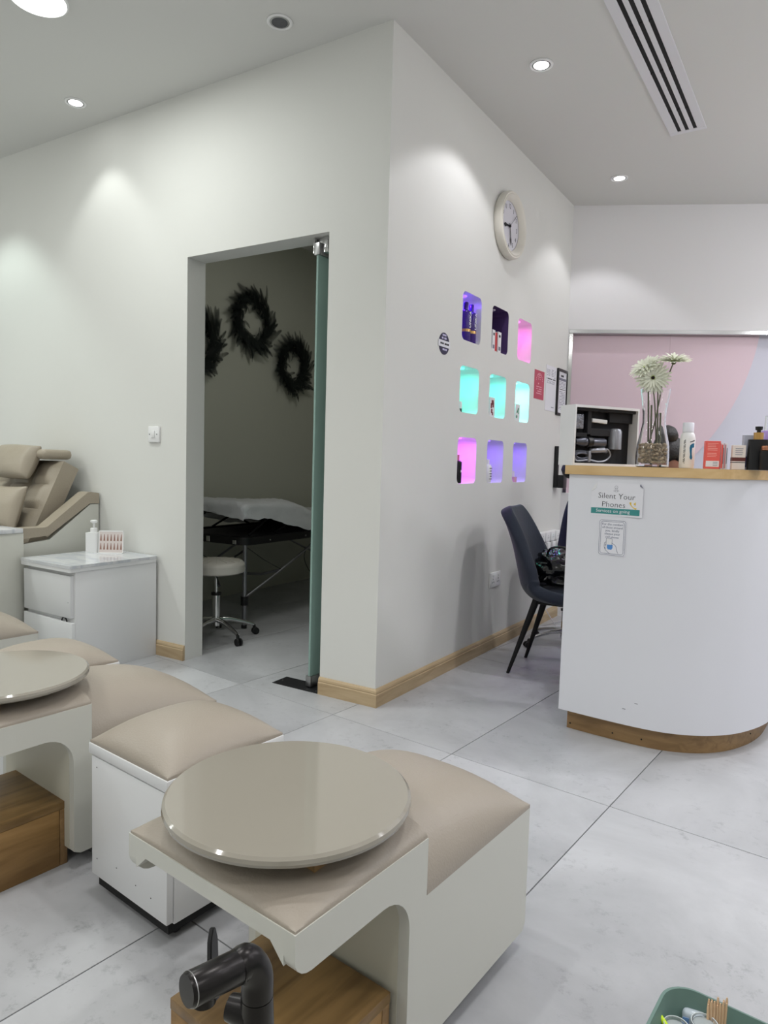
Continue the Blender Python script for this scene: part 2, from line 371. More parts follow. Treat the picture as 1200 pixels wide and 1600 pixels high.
# wall C (angled back wall) with the framed pink window
C0 = Vector((0.086, 2.36, 0)); CD = Vector((0.9057, 0.4240, 0)); CN = Vector((0.4240, -0.9057, 0))
def WC(s, off=0, z=0): return C0+CD*s+CN*off+Vector((0, 0, z))
WZ1 = 2.062; WS0 = 0.008; WS1 = 2.6; WZ0 = 0.90
bm = bm_new()
def cbox(bm, s0, s1, o0, o1, z0, z1):
    v = [bm.verts.new(WC(s, o, z)) for z in (z0, z1) for (s, o) in ((s0, o0), (s1, o0), (s1, o1), (s0, o1))]
    for q in ((0, 1, 2, 3), (7, 6, 5, 4), (0, 4, 5, 1), (1, 5, 6, 2), (2, 6, 7, 3), (3, 7, 4, 0)): bm.faces.new([v[k] for k in q])
cbox(bm, -0.1, 4.6, -0.25, 0.0, WZ1, H); cbox(bm, -0.1, 4.6, -0.25, 0.0, 0, WZ0); cbox(bm, WS1, 4.6, -0.25, 0.0, WZ0, WZ1); cbox(bm, -0.1, WS0, -0.25, 0.0, WZ0, WZ1)
wc = finish('wall_back', bm, mWallC); tag(wc, kind='structure')
win = empty('window_1', WC(0, 0, 0)); tag(win, kind='structure')
def cpart(name, boxes, mat, bev=0):
    bm = bm_new()
    for b in boxes: cbox(bm, *b)
    if bev: bmesh.ops.bevel(bm, geom=list(bm.edges), offset=bev, segments=1, affect='EDGES')
    o = finish(name, bm, mat); o.parent = win; o.matrix_parent_inverse = Matrix.Translation(WC(0, 0, 0)).inverted(); return o
cpart('chrome_frame', [(WS0, WS1, -0.05, 0.006, WZ1-0.028, WZ1)], mChrome, 0.003)
cpart('chrome_frame', [(WS0, WS0+0.030, -0.05, 0.006, WZ0, WZ1-0.028)], mChrome, 0.003)
mPink = M('pink_paint', rgb(218, 196, 205), 0.6, var=0.02, vscale=1.2)
mLav = M('lavender_white_paint', rgb(204, 204, 216), 0.6)
cpart('panel', [(WS0, WS1, -0.20, -0.08, WZ0, WZ1)], mLav)
# large pink disc painted panel, two boards with a seam
bm = bm_new(); cs, cz, cr_ = -0.25, 2.25, 1.585
for (a0, a1) in ((WS0+0.03, 0.7205), (0.7215, WS1)):
    pts = []
    N = 60
    top = [(s, WZ1-0.028) for s in (a0, min(a1, cs+cr_))]
    arc = []; zt_ = WZ1-0.028; se = min(a1, cs+math.sqrt(cr_**2-(cz-zt_)**2))
    for k in range(N+1):
        s = a0+(se-a0)*k/N; arc.append((s, max(WZ0, cz-math.sqrt(max(0, cr_**2-(s-cs)**2)))))
    poly = [(a0, WZ1-0.028)]+arc+([(a1, zt_)] if se == a1 else [])
    fv = [bm.verts.new(WC(s, -0.062, z)) for s, z in poly]; bv = [bm.verts.new(WC(s, -0.082, z)) for s, z in poly]
    bm.faces.new(fv); bm.faces.new(bv[::-1])
    for k in range(len(fv)): bm.faces.new((fv[k], fv[(k+1) % len(fv)], bv[(k+1) % len(fv)], bv[k]))
o = finish('pink_panel', bm, mPink); o.parent = win; o.matrix_parent_inverse = Matrix.Translation(WC(0, 0, 0)).inverted()
# rest of the shell
for nm, b in (('wall_side', (4.05, 4.2, -5.2, 4.6)), ('wall_rear', (-4.2, 4.2, -5.2, -5.05)), ('wall_far_left', (-4.2, -4.05, -5.2, 0.2))):
    tag(box(nm, *b, 0, H, mWall), kind='structure')
# treatment room behind the doorway
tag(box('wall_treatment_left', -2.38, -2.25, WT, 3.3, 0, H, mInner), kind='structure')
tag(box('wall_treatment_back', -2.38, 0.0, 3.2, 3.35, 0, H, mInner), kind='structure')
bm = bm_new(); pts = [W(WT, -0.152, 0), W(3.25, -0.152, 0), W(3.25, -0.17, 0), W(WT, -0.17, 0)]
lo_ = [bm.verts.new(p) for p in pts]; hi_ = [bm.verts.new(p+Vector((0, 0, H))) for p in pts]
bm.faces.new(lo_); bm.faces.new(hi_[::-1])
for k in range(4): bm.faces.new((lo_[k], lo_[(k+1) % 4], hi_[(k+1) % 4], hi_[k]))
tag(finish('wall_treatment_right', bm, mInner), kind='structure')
# baseboards
def baseboard(name, p0, p1, nrm, m0=0, m1=0):
    prof = [(0, 0), (0.015, 0), (0.015, 0.055), (0.012, 0.060), (0.013, 0.064), (0.011, 0.072), (0.005, 0.080), (0, 0.080)]
    d = (p1-p0).normalized(); L = (p1-p0).length; bm = bm_new()
    A = [bm.verts.new(Vector((-m0*o, -o, z))) for o, z in prof]; B = [bm.verts.new(Vector((L+m1*o, -o, z))) for o, z in prof]; n = len(prof)
    bm.faces.new(A); bm.faces.new(B[::-1])
    for k in range(n): bm.faces.new((A[k], A[(k+1) % n], B[(k+1) % n], B[k]))
    o = finish(name, bm, mOakB); o.location = p0; o.rotation_euler = (0, 0, math.atan2(d.y, d.x)); return tag(o, kind='structure')
baseboard('baseboard_left', Vector((DX1, 0, 0)), Vector((0, 0, 0)), None, 0, 1)
baseboard('baseboard_far_left', Vector((-4.05, 0, 0)), Vector((DX0, 0, 0)), None)
baseboard('baseboard_right', Vector((0, 0, 0)), W(L_B-0.01), None, 1, 0)

# doorway glass door
dr = empty('door_1', (-0.392, 0.032, 0), -0.10); tag(dr, kind='structure')
box('glass_panel', -0.006, 0.006, 0.0, 0.84, 0.012, 2.055, mGlassDoor, dr, 0.001, 1)
def patch(z0, z1):
    bm = bm_new(); add_box(bm, -0.016, -0.0065, 0.004, 0.16, z0, z1, 0.002); add_box(bm, 0.0065, 0.016, 0.004, 0.16, z0, z1, 0.002)
    add_box(bm, -0.016, 0.016, -0.006, 0.003, z0, z1, 0.002); return finish('patch_fitting', bm, mSteel, dr, True, 0.6)
patch(0.008, 0.058); patch(2.02, 2.075)
hb = bm_new(); add_box(hb, -0.030, -0.019, 0.0, 0.09, 2.03, DH-0.001, 0.002); add_box(hb, 0.020, 0.05, 0.01, 0.09, 2.03, DH-0.001, 0.002); add_box(hb, -0.012, 0.012, 0.02, 0.06, 2.056+0.02, DH-0.001, 0.001)
finish('pivot_bracket', hb, mChrome, dr, True, 0.6)
mSpeck = M('black_speckled_plate', rgb(24, 24, 26), 0.5, var=0.6, vscale=90)
fp = empty('floor_spring_plate', (-0.58, -0.014, 0), 0.0, 'black speckled floor spring cover plate set in the tiles at the glass door foot', 'floor plate')
box('cover_plate', 0, 0.272, 0, 0.112, 0.0002, 0.003, mSpeck, fp, 0.0008, 1)
for (sx, sy) in ((0.02, 0.056), (0.25, 0.02), (0.25, 0.092)): lathe('screw', [(0, 0.0031), (0.004, 0.0031), (0.004, 0.004), (0, 0.0042)], mSteel, fp, c=(sx, sy, 0), n=10)

# ================================================================== CEILING FIXTURES
def downlight(x, y, lit, label, power=0, color=NEUTRAL, r=0.042, spot=1.15, blend=0.5):
    t = empty('recessed_downlight', (x, y, H), 0, label, 'ceiling light', 'small recessed downlights' if lit else None)
    lathe('trim_ring', [(r, -0.001), (r+0.012, -0.001), (r+0.012, -0.004), (r+0.006, -0.007), (r, -0.004), (r, -0.001)], mWhitePl, t, n=32, closed=True)
    lathe('lens', [(0, -0.003), (r*0.80, -0.003), (r*0.80, -0.001), (0, -0.001)], mLampOn if lit else mLampOff, t, n=28)
    lathe('inner_ring', [(r*0.82, -0.0012), (r*0.99, -0.0012), (r*0.99, -0.003), (r*0.82, -0.0045), (r*0.82, -0.0012)], mSteel, t, n=28, closed=True)
    if power:
        l = lamp('spot_light', 'SPOT', (x, y, H-0.02), power, color, spot_size=spot, spot_blend=blend, shadow_soft_size=0.03)
    return t
downlight(0.43, 0.599, True, 'small lit recessed downlight in ceiling right of the clock, nearer the camera', 17, COOL, spot=1.95, blend=0.25)
downlight(0.467, 2.025, True, 'small lit recessed downlight in ceiling above the mirror-framed pink panel', 13, COOL, spot=1.75, blend=0.3)
downlight(-1.805, -0.209, True, 'small lit recessed downlight at the left, above the beige recliner', 9, GREENISH, spot=1.5, blend=0.5)
downlight(-0.429, -0.215, False, 'unlit recessed downlight with dark lens in ceiling above the doorway')
lamp('spot_light', 'SPOT', (-2.75, -0.45, H-0.02), 32, (0.86, 1.0, 0.94), spot_size=1.6, spot_blend=0.5, shadow_soft_size=0.03)
lamp('spot_light', 'SPOT', (-1.0, -0.75, H-0.02), 12, NEUTRAL, spot_size=1.5, spot_blend=0.8, shadow_soft_size=0.05)
t = empty('disc_ceiling_light', (-1.197, -0.800, H), 0, 'large bright round ceiling lamp at upper left', 'ceiling light')
lathe('lens', [(0, -0.012), (0.095, -0.010), (0.105, -0.004), (0.105, -0.001), (0, -0.001)], mLampBig, t, n=48)
lathe('rim', [(0.106, -0.001), (0.114, -0.001), (0.114, -0.006), (0.106, -0.010), (0.106, -0.001)], mWhitePl, t, n=48, closed=True)
lamp('disc_light', 'AREA', (-1.197, -0.800, H-0.02), 16, GREENISH, shape='DISK', size=0.2)
# slot air vent
vt = empty('slot_air_vent', (0.926, 1.545, H), -0.040, 'long white linear ceiling vent with three black slots', 'air vent')
bm = bm_new(); VL = 2.4; xs = [-0.092, -0.052, -0.028, -0.011, 0.013, 0.030, 0.054, 0.090]
mVent = M('vent_white_metal', rgb(220, 220, 224), 0.5)
for a, b in ((-0.092, -0.050), (-0.031, -0.011), (0.008, 0.029), (0.048, 0.090)): add_box(bm, a, b, -VL, 0.0, -0.006, -0.0005, 0.001, 1)
add_box(bm, -0.092, 0.090, 0.0, 0.03, -0.006, -0.0005, 0.001, 1)
finish('vent_frame', bm, mVent, vt)
for a, b in ((-0.050, -0.031), (-0.011, 0.008), (0.029, 0.048)):
    bm = bm_new(); add_box(bm, a, b, -VL, 0.0, -0.0025, -0.0006)
    for k in range(6): add_box(bm, a, b, -0.25-0.4*k, -0.235-0.4*k, -0.0045, -0.0024)
    finish('slot', bm, mBlackM, vt)

# ================================================================== PEDICURE STATIONS
def cushion_mesh(x0, x1, y0, y1, zf, nx=18, ny=18):
    """closed cushion: underside flat at zb(x,y) ; zf returns (bottom, top)"""
    bm = bm_new(); top = []; bot = []
    for i in range(nx+1):
        # sample denser near the rim
        a = 0.5-0.5*math.cos(PI*i/nx); rt = []; rb = []
        for j in range(ny+1):
            b = 0.5-0.5*math.cos(PI*j/ny); x = x0+(x1-x0)*a; y = y0+(y1-y0)*b
            zb, zt = zf(a, b); rt.append(bm.verts.new((x, y, zt))); rb.append(bm.verts.new((x, y, zb)))
        top.append(rt); bot.append(rb)
    for i in range(nx):
        for j in range(ny):
            bm.faces.new((top[i][j], top[i+1][j], top[i+1][j+1], top[i][j+1])); bm.faces.new((bot[i][j], bot[i][j+1], bot[i+1][j+1], bot[i+1][j]))
    for i in range(nx):
        bm.faces.new((top[i][0], bot[i][0], bot[i+1][0], top[i+1][0])); bm.faces.new((top[i][ny], top[i+1][ny], bot[i+1][ny], bot[i][ny]))
    for j in range(ny):
        bm.faces.new((top[0][j], top[0][j+1], bot[0][j+1], bot[0][j])); bm.faces.new((top[nx][j], bot[nx][j], bot[nx][j+1], top[nx][j+1]))
    return bm
UW, UBK, UFR, USTEP = 0.407, 0.0, -0.735, -0.408
ZR, ZF = 0.327, 0.432
def make_station(label):
    t = empty('pedicure_station', UV(-0.97, 1.207), -TA, label, 'pedicure station', 'cream pedicure stations with round tops')
    arc = [(-0.458-0.075+0.075*math.cos(a), 0.290+0.075*math.sin(a)) for a in [PI/2*k/8 for k in range(9)]]
    nose = [(UFR+0.035-0.035*math.cos(a), 0.395-0.032*math.sin(a)) for a in [PI/2*k/5 for k in range(6)]]
    poly = [(-0.012, 0.045), (0, 0.06), (0, ZR), (USTEP, ZR), (USTEP, ZF), (UFR, ZF)]+nose+arc[::-1]+[(-0.458, 0.05), (-0.440, 0.04)]
    prism('side_panel', poly, 'X', -0.022, 0, mCream, t, 0.002)
    prism('side_panel', poly, 'X', -UW, -UW+0.022, mCream, t, 0.002)
    apr = [(-0.022, ZF), (-0.022, 0.378), (-0.030, 0.385), (-0.050, 0.404), (-UW+0.050, 0.404), (-UW+0.030, 0.385), (-UW+0.022, 0.378), (-UW+0.022, ZF)]
    prism('front_apron', apr, 'Y', UFR, UFR+0.022, mCream, t)
    box('back_panel', -UW+0.022, -0.022, -0.022, -0.001, 0.045, ZR, mCream, t)
    box('inner_panel', -UW+0.022, -0.022, -0.459, -0.437, 0.05, ZF-0.022, mCreamIn, t)
    box('top_board', -UW+0.022, -0.022, UFR+0.022, USTEP-0.001, ZF-0.022, ZF-0.001, mCream, t)
    box('seat_board', -UW+0.022, -0.022, USTEP, -0.022, ZR-0.02, ZR-0.001, mCream, t)
    box('riser_board', -UW+0.022, -0.022, USTEP-0.020, USTEP, ZR-0.02, ZF-0.023, mCream, t)
    def rear(a, b):
        tt = 1-b; e = abs(2*a-1)                   # b = 1 is the step side
        return ZR, ZR+0.008+0.116*((1-e**2.6)*(1-tt**2.6))**0.6
    bm = cushion_mesh(-UW, 0, UBK, USTEP+0.001, rear, 22, 22); finish('seat_cushion', bm, mLeather, t, True, 0.9)
    def front(a, b):
        e = abs(2*a-1); g = 1-b                    # b = 0 at the step, 1 at the nose
        rim = ((1-e**4)*(1-b**5))**0.6
        return ZF, ZF+0.004+0.028*rim
    bm = cushion_mesh(-UW+0.002, -0.002, USTEP-0.001, UFR+0.002, front, 18, 18); finish('platform_cushion', bm, mLeather, t, True, 0.9)
    c = (-0.207, -0.546, 0)
    lathe('round_top', [(0, 0.486), (0.209, 0.486), (0.2150, 0.490), (0.2165, 0.495), (0.2150, 0.501), (0.210, 0.505), (0, 0.505)], mDisc, t, c=c, n=96, ang=0.5)
    box('pivot_block', c[0]-0.045, c[0]+0.045, c[1]-0.045, c[1]+0.045, 0.450, 0.483, mToe, t, 0.002)
    lathe('swivel_plate', [(0, 0.471), (0.13, 0.471), (0.13, 0.4855), (0, 0.4855)], mBlackM, t, c=c, n=32)
    box('spacer_block', -0.085, -0.055, -0.640, -0.612, 0.445, 0.4835, mToe, t, 0.001)
    return t
st1 = make_station('cream pedicure station with beige cushions and round glossy top, nearest the black faucet')
st2 = dup(st1, UV(-1.012, 0.168), -TA, 'cream pedicure station at the left edge, its step and arch facing the camera')
st3 = dup(st1, UV(-0.983, -1.04), -TA, 'cream station at far left in front of the recliner, only its seat corner in view')

def make_step(label):
    t = empty('wooden_step', UV(-1.69, 1.18), -TA, label, 'step stool', 'brown wooden steps under the stations')
    w_, d_, h_ = 0.28, 0.25, 0.172
    box('top_board', -w_, 0, 0, d_, h_-0.020, h_, mStepTop, t, 0.0015)
    box('side_board', -0.018, -0.001, 0.019, d_-0.022, 0, h_-0.0205, mStepSide, t, 0.001)
    box('side_board', -w_+0.001, -w_+0.018, 0.019, d_-0.022, 0, h_-0.0205, mStepSide, t, 0.001)
    box('front_board', -w_+0.001, -0.001, 0.001, 0.018, 0, h_-0.0205, mStepSide, t, 0.001)
    box('corner_post', -0.020, -0.001, d_-0.0205, d_-0.001, 0, h_-0.0205, mToe, t, 0.001)
    box('corner_post', -w_+0.001, -w_+0.020, d_-0.0205, d_-0.001, 0, h_-0.0205, mToe, t, 0.001)
    return t
s1 = make_step('brown wooden step box behind the black faucet, under the nearest station')
s2 = dup(s1, UV(-1.712, 0.122), -TA, 'scuffed brown wooden step box under the arch of the left station')

def make_box_stool(label):
    t = empty('box_stool', UV(-1.150, 0.604), -TA, label, 'stool', 'white box stools with beige cushions')
    w_, d_ = 0.316, 0.341
    box('side_panel', -0.018, 0, -d_+0.019, 0, 0.05, 0.358, mWhiteLam, t, 0.0012)
    box('side_panel', -w_, -w_+0.018, -d_+0.019, 0, 0.05, 0.358, mWhiteLam, t, 0.0012)
    box('back_panel', -w_+0.0185, -0.0185, -0.018, 0, 0.05, 0.358, mWhiteLam, t, 0.001)
    box('bottom_board', -w_+0.0185, -0.0185, -d_+0.019, -0.0185, 0.05, 0.068, mWhiteLam, t)
    box('door_panel', -w_+0.006, -0.001, -d_, -d_+0.0175, 0.055, 0.354, mWhiteLam, t, 0.0015)
    box('top_frame', -w_-0.003, 0.003, -d_-0.003, 0.003, 0.3585, 0.385, mWhiteLam, t, 0.002)
    def fz(a, b):
        ea = abs(2*a-1); eb = abs(2*b-1)
        return 0.385, 0.391+0.062*((1-ea**2.6)*(1-eb**2.6))**0.62
    finish('cushion', cushion_mesh(-w_, 0, -d_, 0, fz, 24, 24), mLeather, t, True, 1.1)
    box('plinth', -w_+0.014, -0.014, -d_+0.014, -0.014, 0.022, 0.0495, mBlackM, t)
    for (x, y) in ((-0.04, -0.045), (-w_+0.04, -0.045), (-0.04, -d_+0.05), (-w_+0.04, -d_+0.05)):
        bm = bm_new(); add_lathe(bm, [(0, -0.008), (0.014, -0.008), (0.016, -0.004), (0.016, 0.004), (0.014, 0.008), (0, 0.008)], n=16)
        bmesh.ops.transform(bm, matrix=Matrix.Translation((x, y, 0.016)) @ Matrix.Rotation(PI/2, 4, 'Y'), verts=bm.verts)
        add_box(bm, x-0.014, x+0.014, y-0.012, y+0.012, 0.036, 0.0495)
        add_box(bm, x-0.012, x-0.009, y-0.008, y+0.008, 0.014, 0.037); add_box(bm, x+0.009, x+0.012, y-0.008, y+0.008, 0.014, 0.037)
        finish('caster', bm, mBlack, t, True, 0.6)
    for (x, z) in ((-0.20, 0.11), (-0.12, 0.10), (-0.06, 0.095), (-w_+0.03, 0.33), (-w_+0.03, 0.10)):
        bm = bm_new(); add_box(bm, x-0.0012, x+0.0012, -d_-0.0006, -d_, z-0.0012, z+0.0012); finish('screw_cap', bm, mBlackM, t)
    return t
bs = make_box_stool('white box stool on casters with beige cushion, between the two nearer stations')
dup(bs, UV(-1.085, -0.262), -TA, 'beige-topped white box stool in front of the white nightstand, mostly hidden')

# ================================================================== RECLINER
rc = empty('pedicure_recliner', (-1.89, -0.012, 0), 0, 'beige leather recliner chair in a cream box frame against the left wall', 'recliner')
RW = 0.74   # overall width; local x from 0 (right side) to -RW
prism('side_panel', [(0, 0.0), (0, 0.800), (-0.055, 0.800), (-0.305, 0.618), (-0.462, 0.605), (-0.462, 0.0)], 'X', -0.03, 0, mCream, rc, 0.002)
prism('side_panel', [(0, 0.0), (0, 0.800), (-0.055, 0.800), (-0.305, 0.618), (-0.462, 0.605), (-0.462, 0.0)], 'X', -RW, -RW+0.03, mCream, rc, 0.002)
armp = [(0, 0.803), (0, 0.862), (-0.055, 0.870), (-0.075, 0.866), (-0.318, 0.690), (-0.335, 0.686), (-0.462, 0.688), (-0.465, 0.632), (-0.330, 0.640), (-0.320, 0.634), (-0.060, 0.805)]
prism('armrest', armp, 'X', -0.082, 0.004, mLeatherR, rc, 0.008)
prism('armrest', armp, 'X', -RW-0.004, -RW+0.082, mLeatherR, rc, 0.008)
box('seat_box', -RW+0.031, -0.031, -0.462, -0.003, 0.0, 0.40, mCream, rc)
box('deck_box', -RW-0.05, 0.026, -0.90, -0.466, 0.0, 0.668, mCream, rc, 0.002)
box('deck_ledge', -RW-0.055, 0.030, -0.905, -0.470, 0.669, 0.692, mMarble, rc, 0.002)
box('seat_cushion', -RW+0.09, -0.09, -0.46, -0.14, 0.401, 0.52, mLeatherR, rc, 0.025, 3)
# backrest: three stitched columns, four rows of tufted cells
bm = bm_new()
def bk(x, t, d): # t 0 bottom..1 top ; d outwards
    base = Vector((x, -0.40, 0.50)).lerp(Vector((x, -0.135, 1.045)), t); n = Vector((0, -0.90, 0.437)); return base+n*d
XL, XR = -0.700, -0.138; nx, nt_ = 24, 24; G = []
for i in range(nx+1):
    row = []
    for j in range(nt_+1):
        a, b = i/nx, j/nt_
        cx = abs(math.sin(PI*a*3)); cy = abs(math.sin(PI*b*4))
        puff = 0.018*(min(1, cx*2.2)*min(1, cy*2.2))**0.5
        edge = min(1, 12*min(a, 1-a), 12*min(b, 1-b)); puff = puff*edge-0.012*(1-edge)
        row.append(bm.verts.new(bk(XL+(XR-XL)*a, b, puff)))
    G.append(row)
Bk = [[bm.verts.new(bk(XL+(XR-XL)*i/nx, j/nt_, -0.115)) for j in (0, nt_)] for i in (0, nx)]
for i in range(nx):
    for j in range(nt_): bm.faces.new((G[i][j], G[i+1][j], G[i+1][j+1], G[i][j+1]))
bm.faces.new((Bk[0][0], Bk[0][1], Bk[1][1], Bk[1][0]))
bm.faces.new([G[0][j] for j in range(nt_+1)]+[Bk[0][1], Bk[0][0]]); bm.faces.new([G[nx][j] for j in range(nt_+1)][::-1]+[Bk[1][0], Bk[1][1]])
bm.faces.new([G[i][0] for i in range(nx+1)][::-1]+[Bk[0][0], Bk[1][0]]); bm.faces.new([G[i][nt_] for i in range(nx+1)]+[Bk[1][1], Bk[0][1]])
bo = finish('backrest', bm, mLeatherR, rc, True, 0.8); bo.location = (0, 0, 0)
def pillow(name, w_, h_, th, mat, parent, M4, nn=18, pw=0.55, pinch=0.0):
    bm = bm_new(); T = []; Bt = []
    for i in range(nn+1):
        a = -1+2*i/nn; r1 = []; r2 = []
        for j in range(nn+1):
            b = -1+2*j/nn; f = max(0, (1-a*a)*(1-b*b))**pw
            x = a*w_/2*(1-pinch*(1-b*b)); y = b*h_/2*(1-pinch*(1-a*a)); wr = 0.003*noise.noise(Vector((a*3, b*3, w_*7)))*f
            r1.append(bm.verts.new((x, y, th/2*f+wr+0.004))); r2.append(bm.verts.new((x, y, -th/2*f+wr-0.004)))
        T.append(r1); Bt.append(r2)
    for i in range(nn):
        for j in range(nn):
            bm.faces.new((T[i][j], T[i+1][j], T[i+1][j+1], T[i][j+1])); bm.faces.new((Bt[i][j], Bt[i][j+1], Bt[i+1][j+1], Bt[i+1][j]))
    for k in range(nn):
        bm.faces.new((T[k][0], Bt[k][0], Bt[k+1][0], T[k+1][0])); bm.faces.new((T[k][nn], T[k+1][nn], Bt[k+1][nn], Bt[k][nn]))
        bm.faces.new((T[0][k], T[0][k+1], Bt[0][k+1], Bt[0][k])); bm.faces.new((T[nn][k], Bt[nn][k], Bt[nn][k+1], T[nn][k+1]))
    bmesh.ops.transform(bm, matrix=M4, verts=bm.verts); return finish(name, bm, mat, parent, True)
tilt = math.atan2(0.265, 0.545)
Rb = Matrix.Rotation(PI/2-tilt, 4, 'X')
hr = pillow('headrest', 0.36, 0.20, 0.115, mLeatherR, rc, Matrix.Translation((-0.40, -0.255, 1.03)) @ Rb, pw=0.3)
bm = bm_new(); add_box(bm, -0.585, -0.160, -0.235, -0.050, 1.048, 1.104, 0.024, 3); finish('headrest_flap', bm, mLeatherR, rc, True, 0.8)
pl = tag(pillow('lumbar_pillow', 0.34, 0.26, 0.10, mLeatherR, None, Matrix.Translation((-2.205, -0.40, 0.775)) @ Matrix.Rotation(0.05, 4, 'Z') @ Matrix.Rotation(PI/2-tilt*0.7, 4, 'X'), pw=0.42, pinch=0.06), 'beige leather throw pillow leaning on the recliner backrest', 'pillow')

# ================================================================== NIGHTSTAND
nsO = Vector((-1.418, -0.512, 0)); nsR = 0.0
ns = empty('white_nightstand', nsO, 0.0, 'white two-drawer nightstand with glossy marble top beside the recliner', 'nightstand')
NW, ND = 0.418, 0.497
ns.rotation_euler = (0, 0, -0.035)
box('cabinet_body', -NW+0.006, 0.0, 0.020, ND, 0.0, 0.512, mWhiteLam, ns, 0.0015)
bm = bm_new(); add_prism(bm, rrect(-NW/2, ND/2-0.006, NW+0.012, ND+0.016, 0.012, 4), 'Z', 0.5125, 0.530); finish('top_rail', bm, mWhiteLam, ns, True, 0.5)
bm = bm_new(); add_prism(bm, rrect(-NW/2, ND/2-0.006, NW+0.016, ND+0.020, 0.014, 4), 'Z', 0.5305, 0.545); finish('glass_top', bm, mMarble, ns, True, 0.5)
box('drawer_front', -NW+0.002, -0.012, 0.0, 0.0195, 0.285, 0.492, mWhiteLam, ns, 0.0015)
bm = bm_new(); add_box(bm, -NW-0.004, -0.004, 0.0, 0.0195, 0.020, 0.262, 0.0015)
bmesh.ops.rotate(bm, cent=(-0.004, 0, 0.02), matrix=Matrix.Rotation(0.012, 3, 'Y'), verts=bm.verts)
finish('drawer_front', bm, mWhiteLam, ns, True, 0.6)
tube('cable_loop', [(-0.078+0.022*math.cos(a), 0.010, 0.258+0.024*math.sin(a)) for a in [PI*k/12 for k in range(13)]], 0.0035, mBlack, ns, 8)
for (x, z) in ((-0.03, 0.36), (-0.035, 0.15)): box('screw_cap', x-0.0015, x+0.0015, -0.0007, 0.0002, z, z+0.003, mBlackM, ns)
# soap dispenser
sp = empty('soap_dispenser', (-1.765, -0.135, 0.545), 0.45, 'white square pump soap dispenser on the marble nightstand top', 'soap dispenser')
bm = bm_new(); add_prism(bm, rrect(0, 0, 0.070, 0.070, 0.012, 4), 'Z', 0, 0.108)
bmesh.ops.bevel(bm, geom=[e for e in bm.edges if e.calc_face_angle(0) > 1.2], offset=0.006, segments=2, affect='EDGES'); finish('bottle', bm, mWhitePl, sp, True, 0.6)
lathe('collar', [(0, 0.1085), (0.018, 0.1085), (0.018, 0.132), (0.014, 0.134), (0, 0.134)], mWhitePl, sp)
bm = bm_new(); add_lathe(bm, [(0, 0.1345), (0.0055, 0.1345), (0.0055, 0.158), (0.014, 0.162), (0.019, 0.168), (0.018, 0.174), (0.010, 0.178), (0, 0.179)]); finish('pump', bm, mWhitePl, sp, True, 0.8)
# sample card stand
mCard = M('card_print', rgb(216, 206, 202), 0.4); mNail = M('brown_print', rgb(150, 112, 100), 0.5)
ch = empty('card_stand', (-1.655, -0.110, 0.545), 0.62, 'small clear stand with nail colour card beside the soap dispenser', 'display stand')
bm = bm_new(); add_box(bm, -0.062, 0.062, -0.002, 0.002, 0.002, 0.118); bmesh.ops.rotate(bm, cent=(0, 0, 0), matrix=Matrix.Rotation(-0.10, 3, 'X'), verts=bm.verts); finish('card', bm, mCard, ch)
bm = bm_new()
for a, b, c, d in ((-0.066, 0.066, 0.118, 0.124), (-0.066, 0.066, 0.0, 0.004), (-0.066, -0.062, 0.0, 0.124), (0.062, 0.066, 0.0, 0.124)): add_box(bm, a, b, -0.003, 0.003, c, d)
bmesh.ops.rotate(bm, cent=(0, 0, 0), matrix=Matrix.Rotation(-0.10, 3, 'X'), verts=bm.verts); add_box(bm, -0.066, 0.066, -0.02, 0.045, 0.0, 0.003)
finish('holder_frame', bm, mWhitePl, ch)
for r_ in range(2):
    for k in range(7):
        bm = bm_new(); x = -0.054+k*0.018; z = 0.020+r_*0.048
        v = [bm.verts.new(p) for p in ((x-0.005, -0.0026, z), (x+0.005, -0.0026, z), (x+0.0012, -0.0026, z+0.036), (x-0.0012, -0.0026, z+0.036))]; bm.faces.new(v)
        bmesh.ops.rotate(bm, cent=(0, 0, 0), matrix=Matrix.Rotation(-0.10, 3, 'X'), verts=bm.verts); finish('colour_swatch', bm, mNail, ch)

# ================================================================== WALL FITTINGS
lsw = empty('light_switch', (-1.432, 0, 1.200), 0, 'square white light switch on the wall left of the doorway', 'light switch')
box('switch_plate', -0.043, 0.043, -0.012, -0.0003, -0.043, 0.043, mWhitePl, lsw, 0.003)
box('rocker', -0.017, 0.011, -0.017, -0.0122, -0.018, 0.020, mWhitePl, lsw, 0.002)
for x in (-0.031, 0.027): lathe('screw', [(0, 0), (0.003, 0), (0.003, 0.001), (0, 0.001)], mBlack, lsw, n=10, M4=Matrix.Translation((x, -0.0122, 0)) @ Matrix.Rotation(PI/2, 4, 'X'))
so = empty('wall_socket', (0, 0, 0), 0, 'double white power socket low on the niche wall behind the chair', 'power socket')
so.matrix_world = wallB_mat(1.243, 0.414)
box('socket_plate', -0.073, 0.073, -0.044, 0.044, 0.0003, 0.011, mWhitePl, so, 0.003)
for x in (-0.036, 0.036):
    box('rocker', x-0.008, x+0.008, 0.018, 0.034, 0.0112, 0.015, mWhitePl, so, 0.001)
    for (a, b) in ((0, 0.004), (-0.011, -0.014), (0.011, -0.014)): box('pin_slot', x+a-0.0025, x+a+0.0025, b-0.004, b+0.004, 0.0111, 0.0118, mBlack, so)
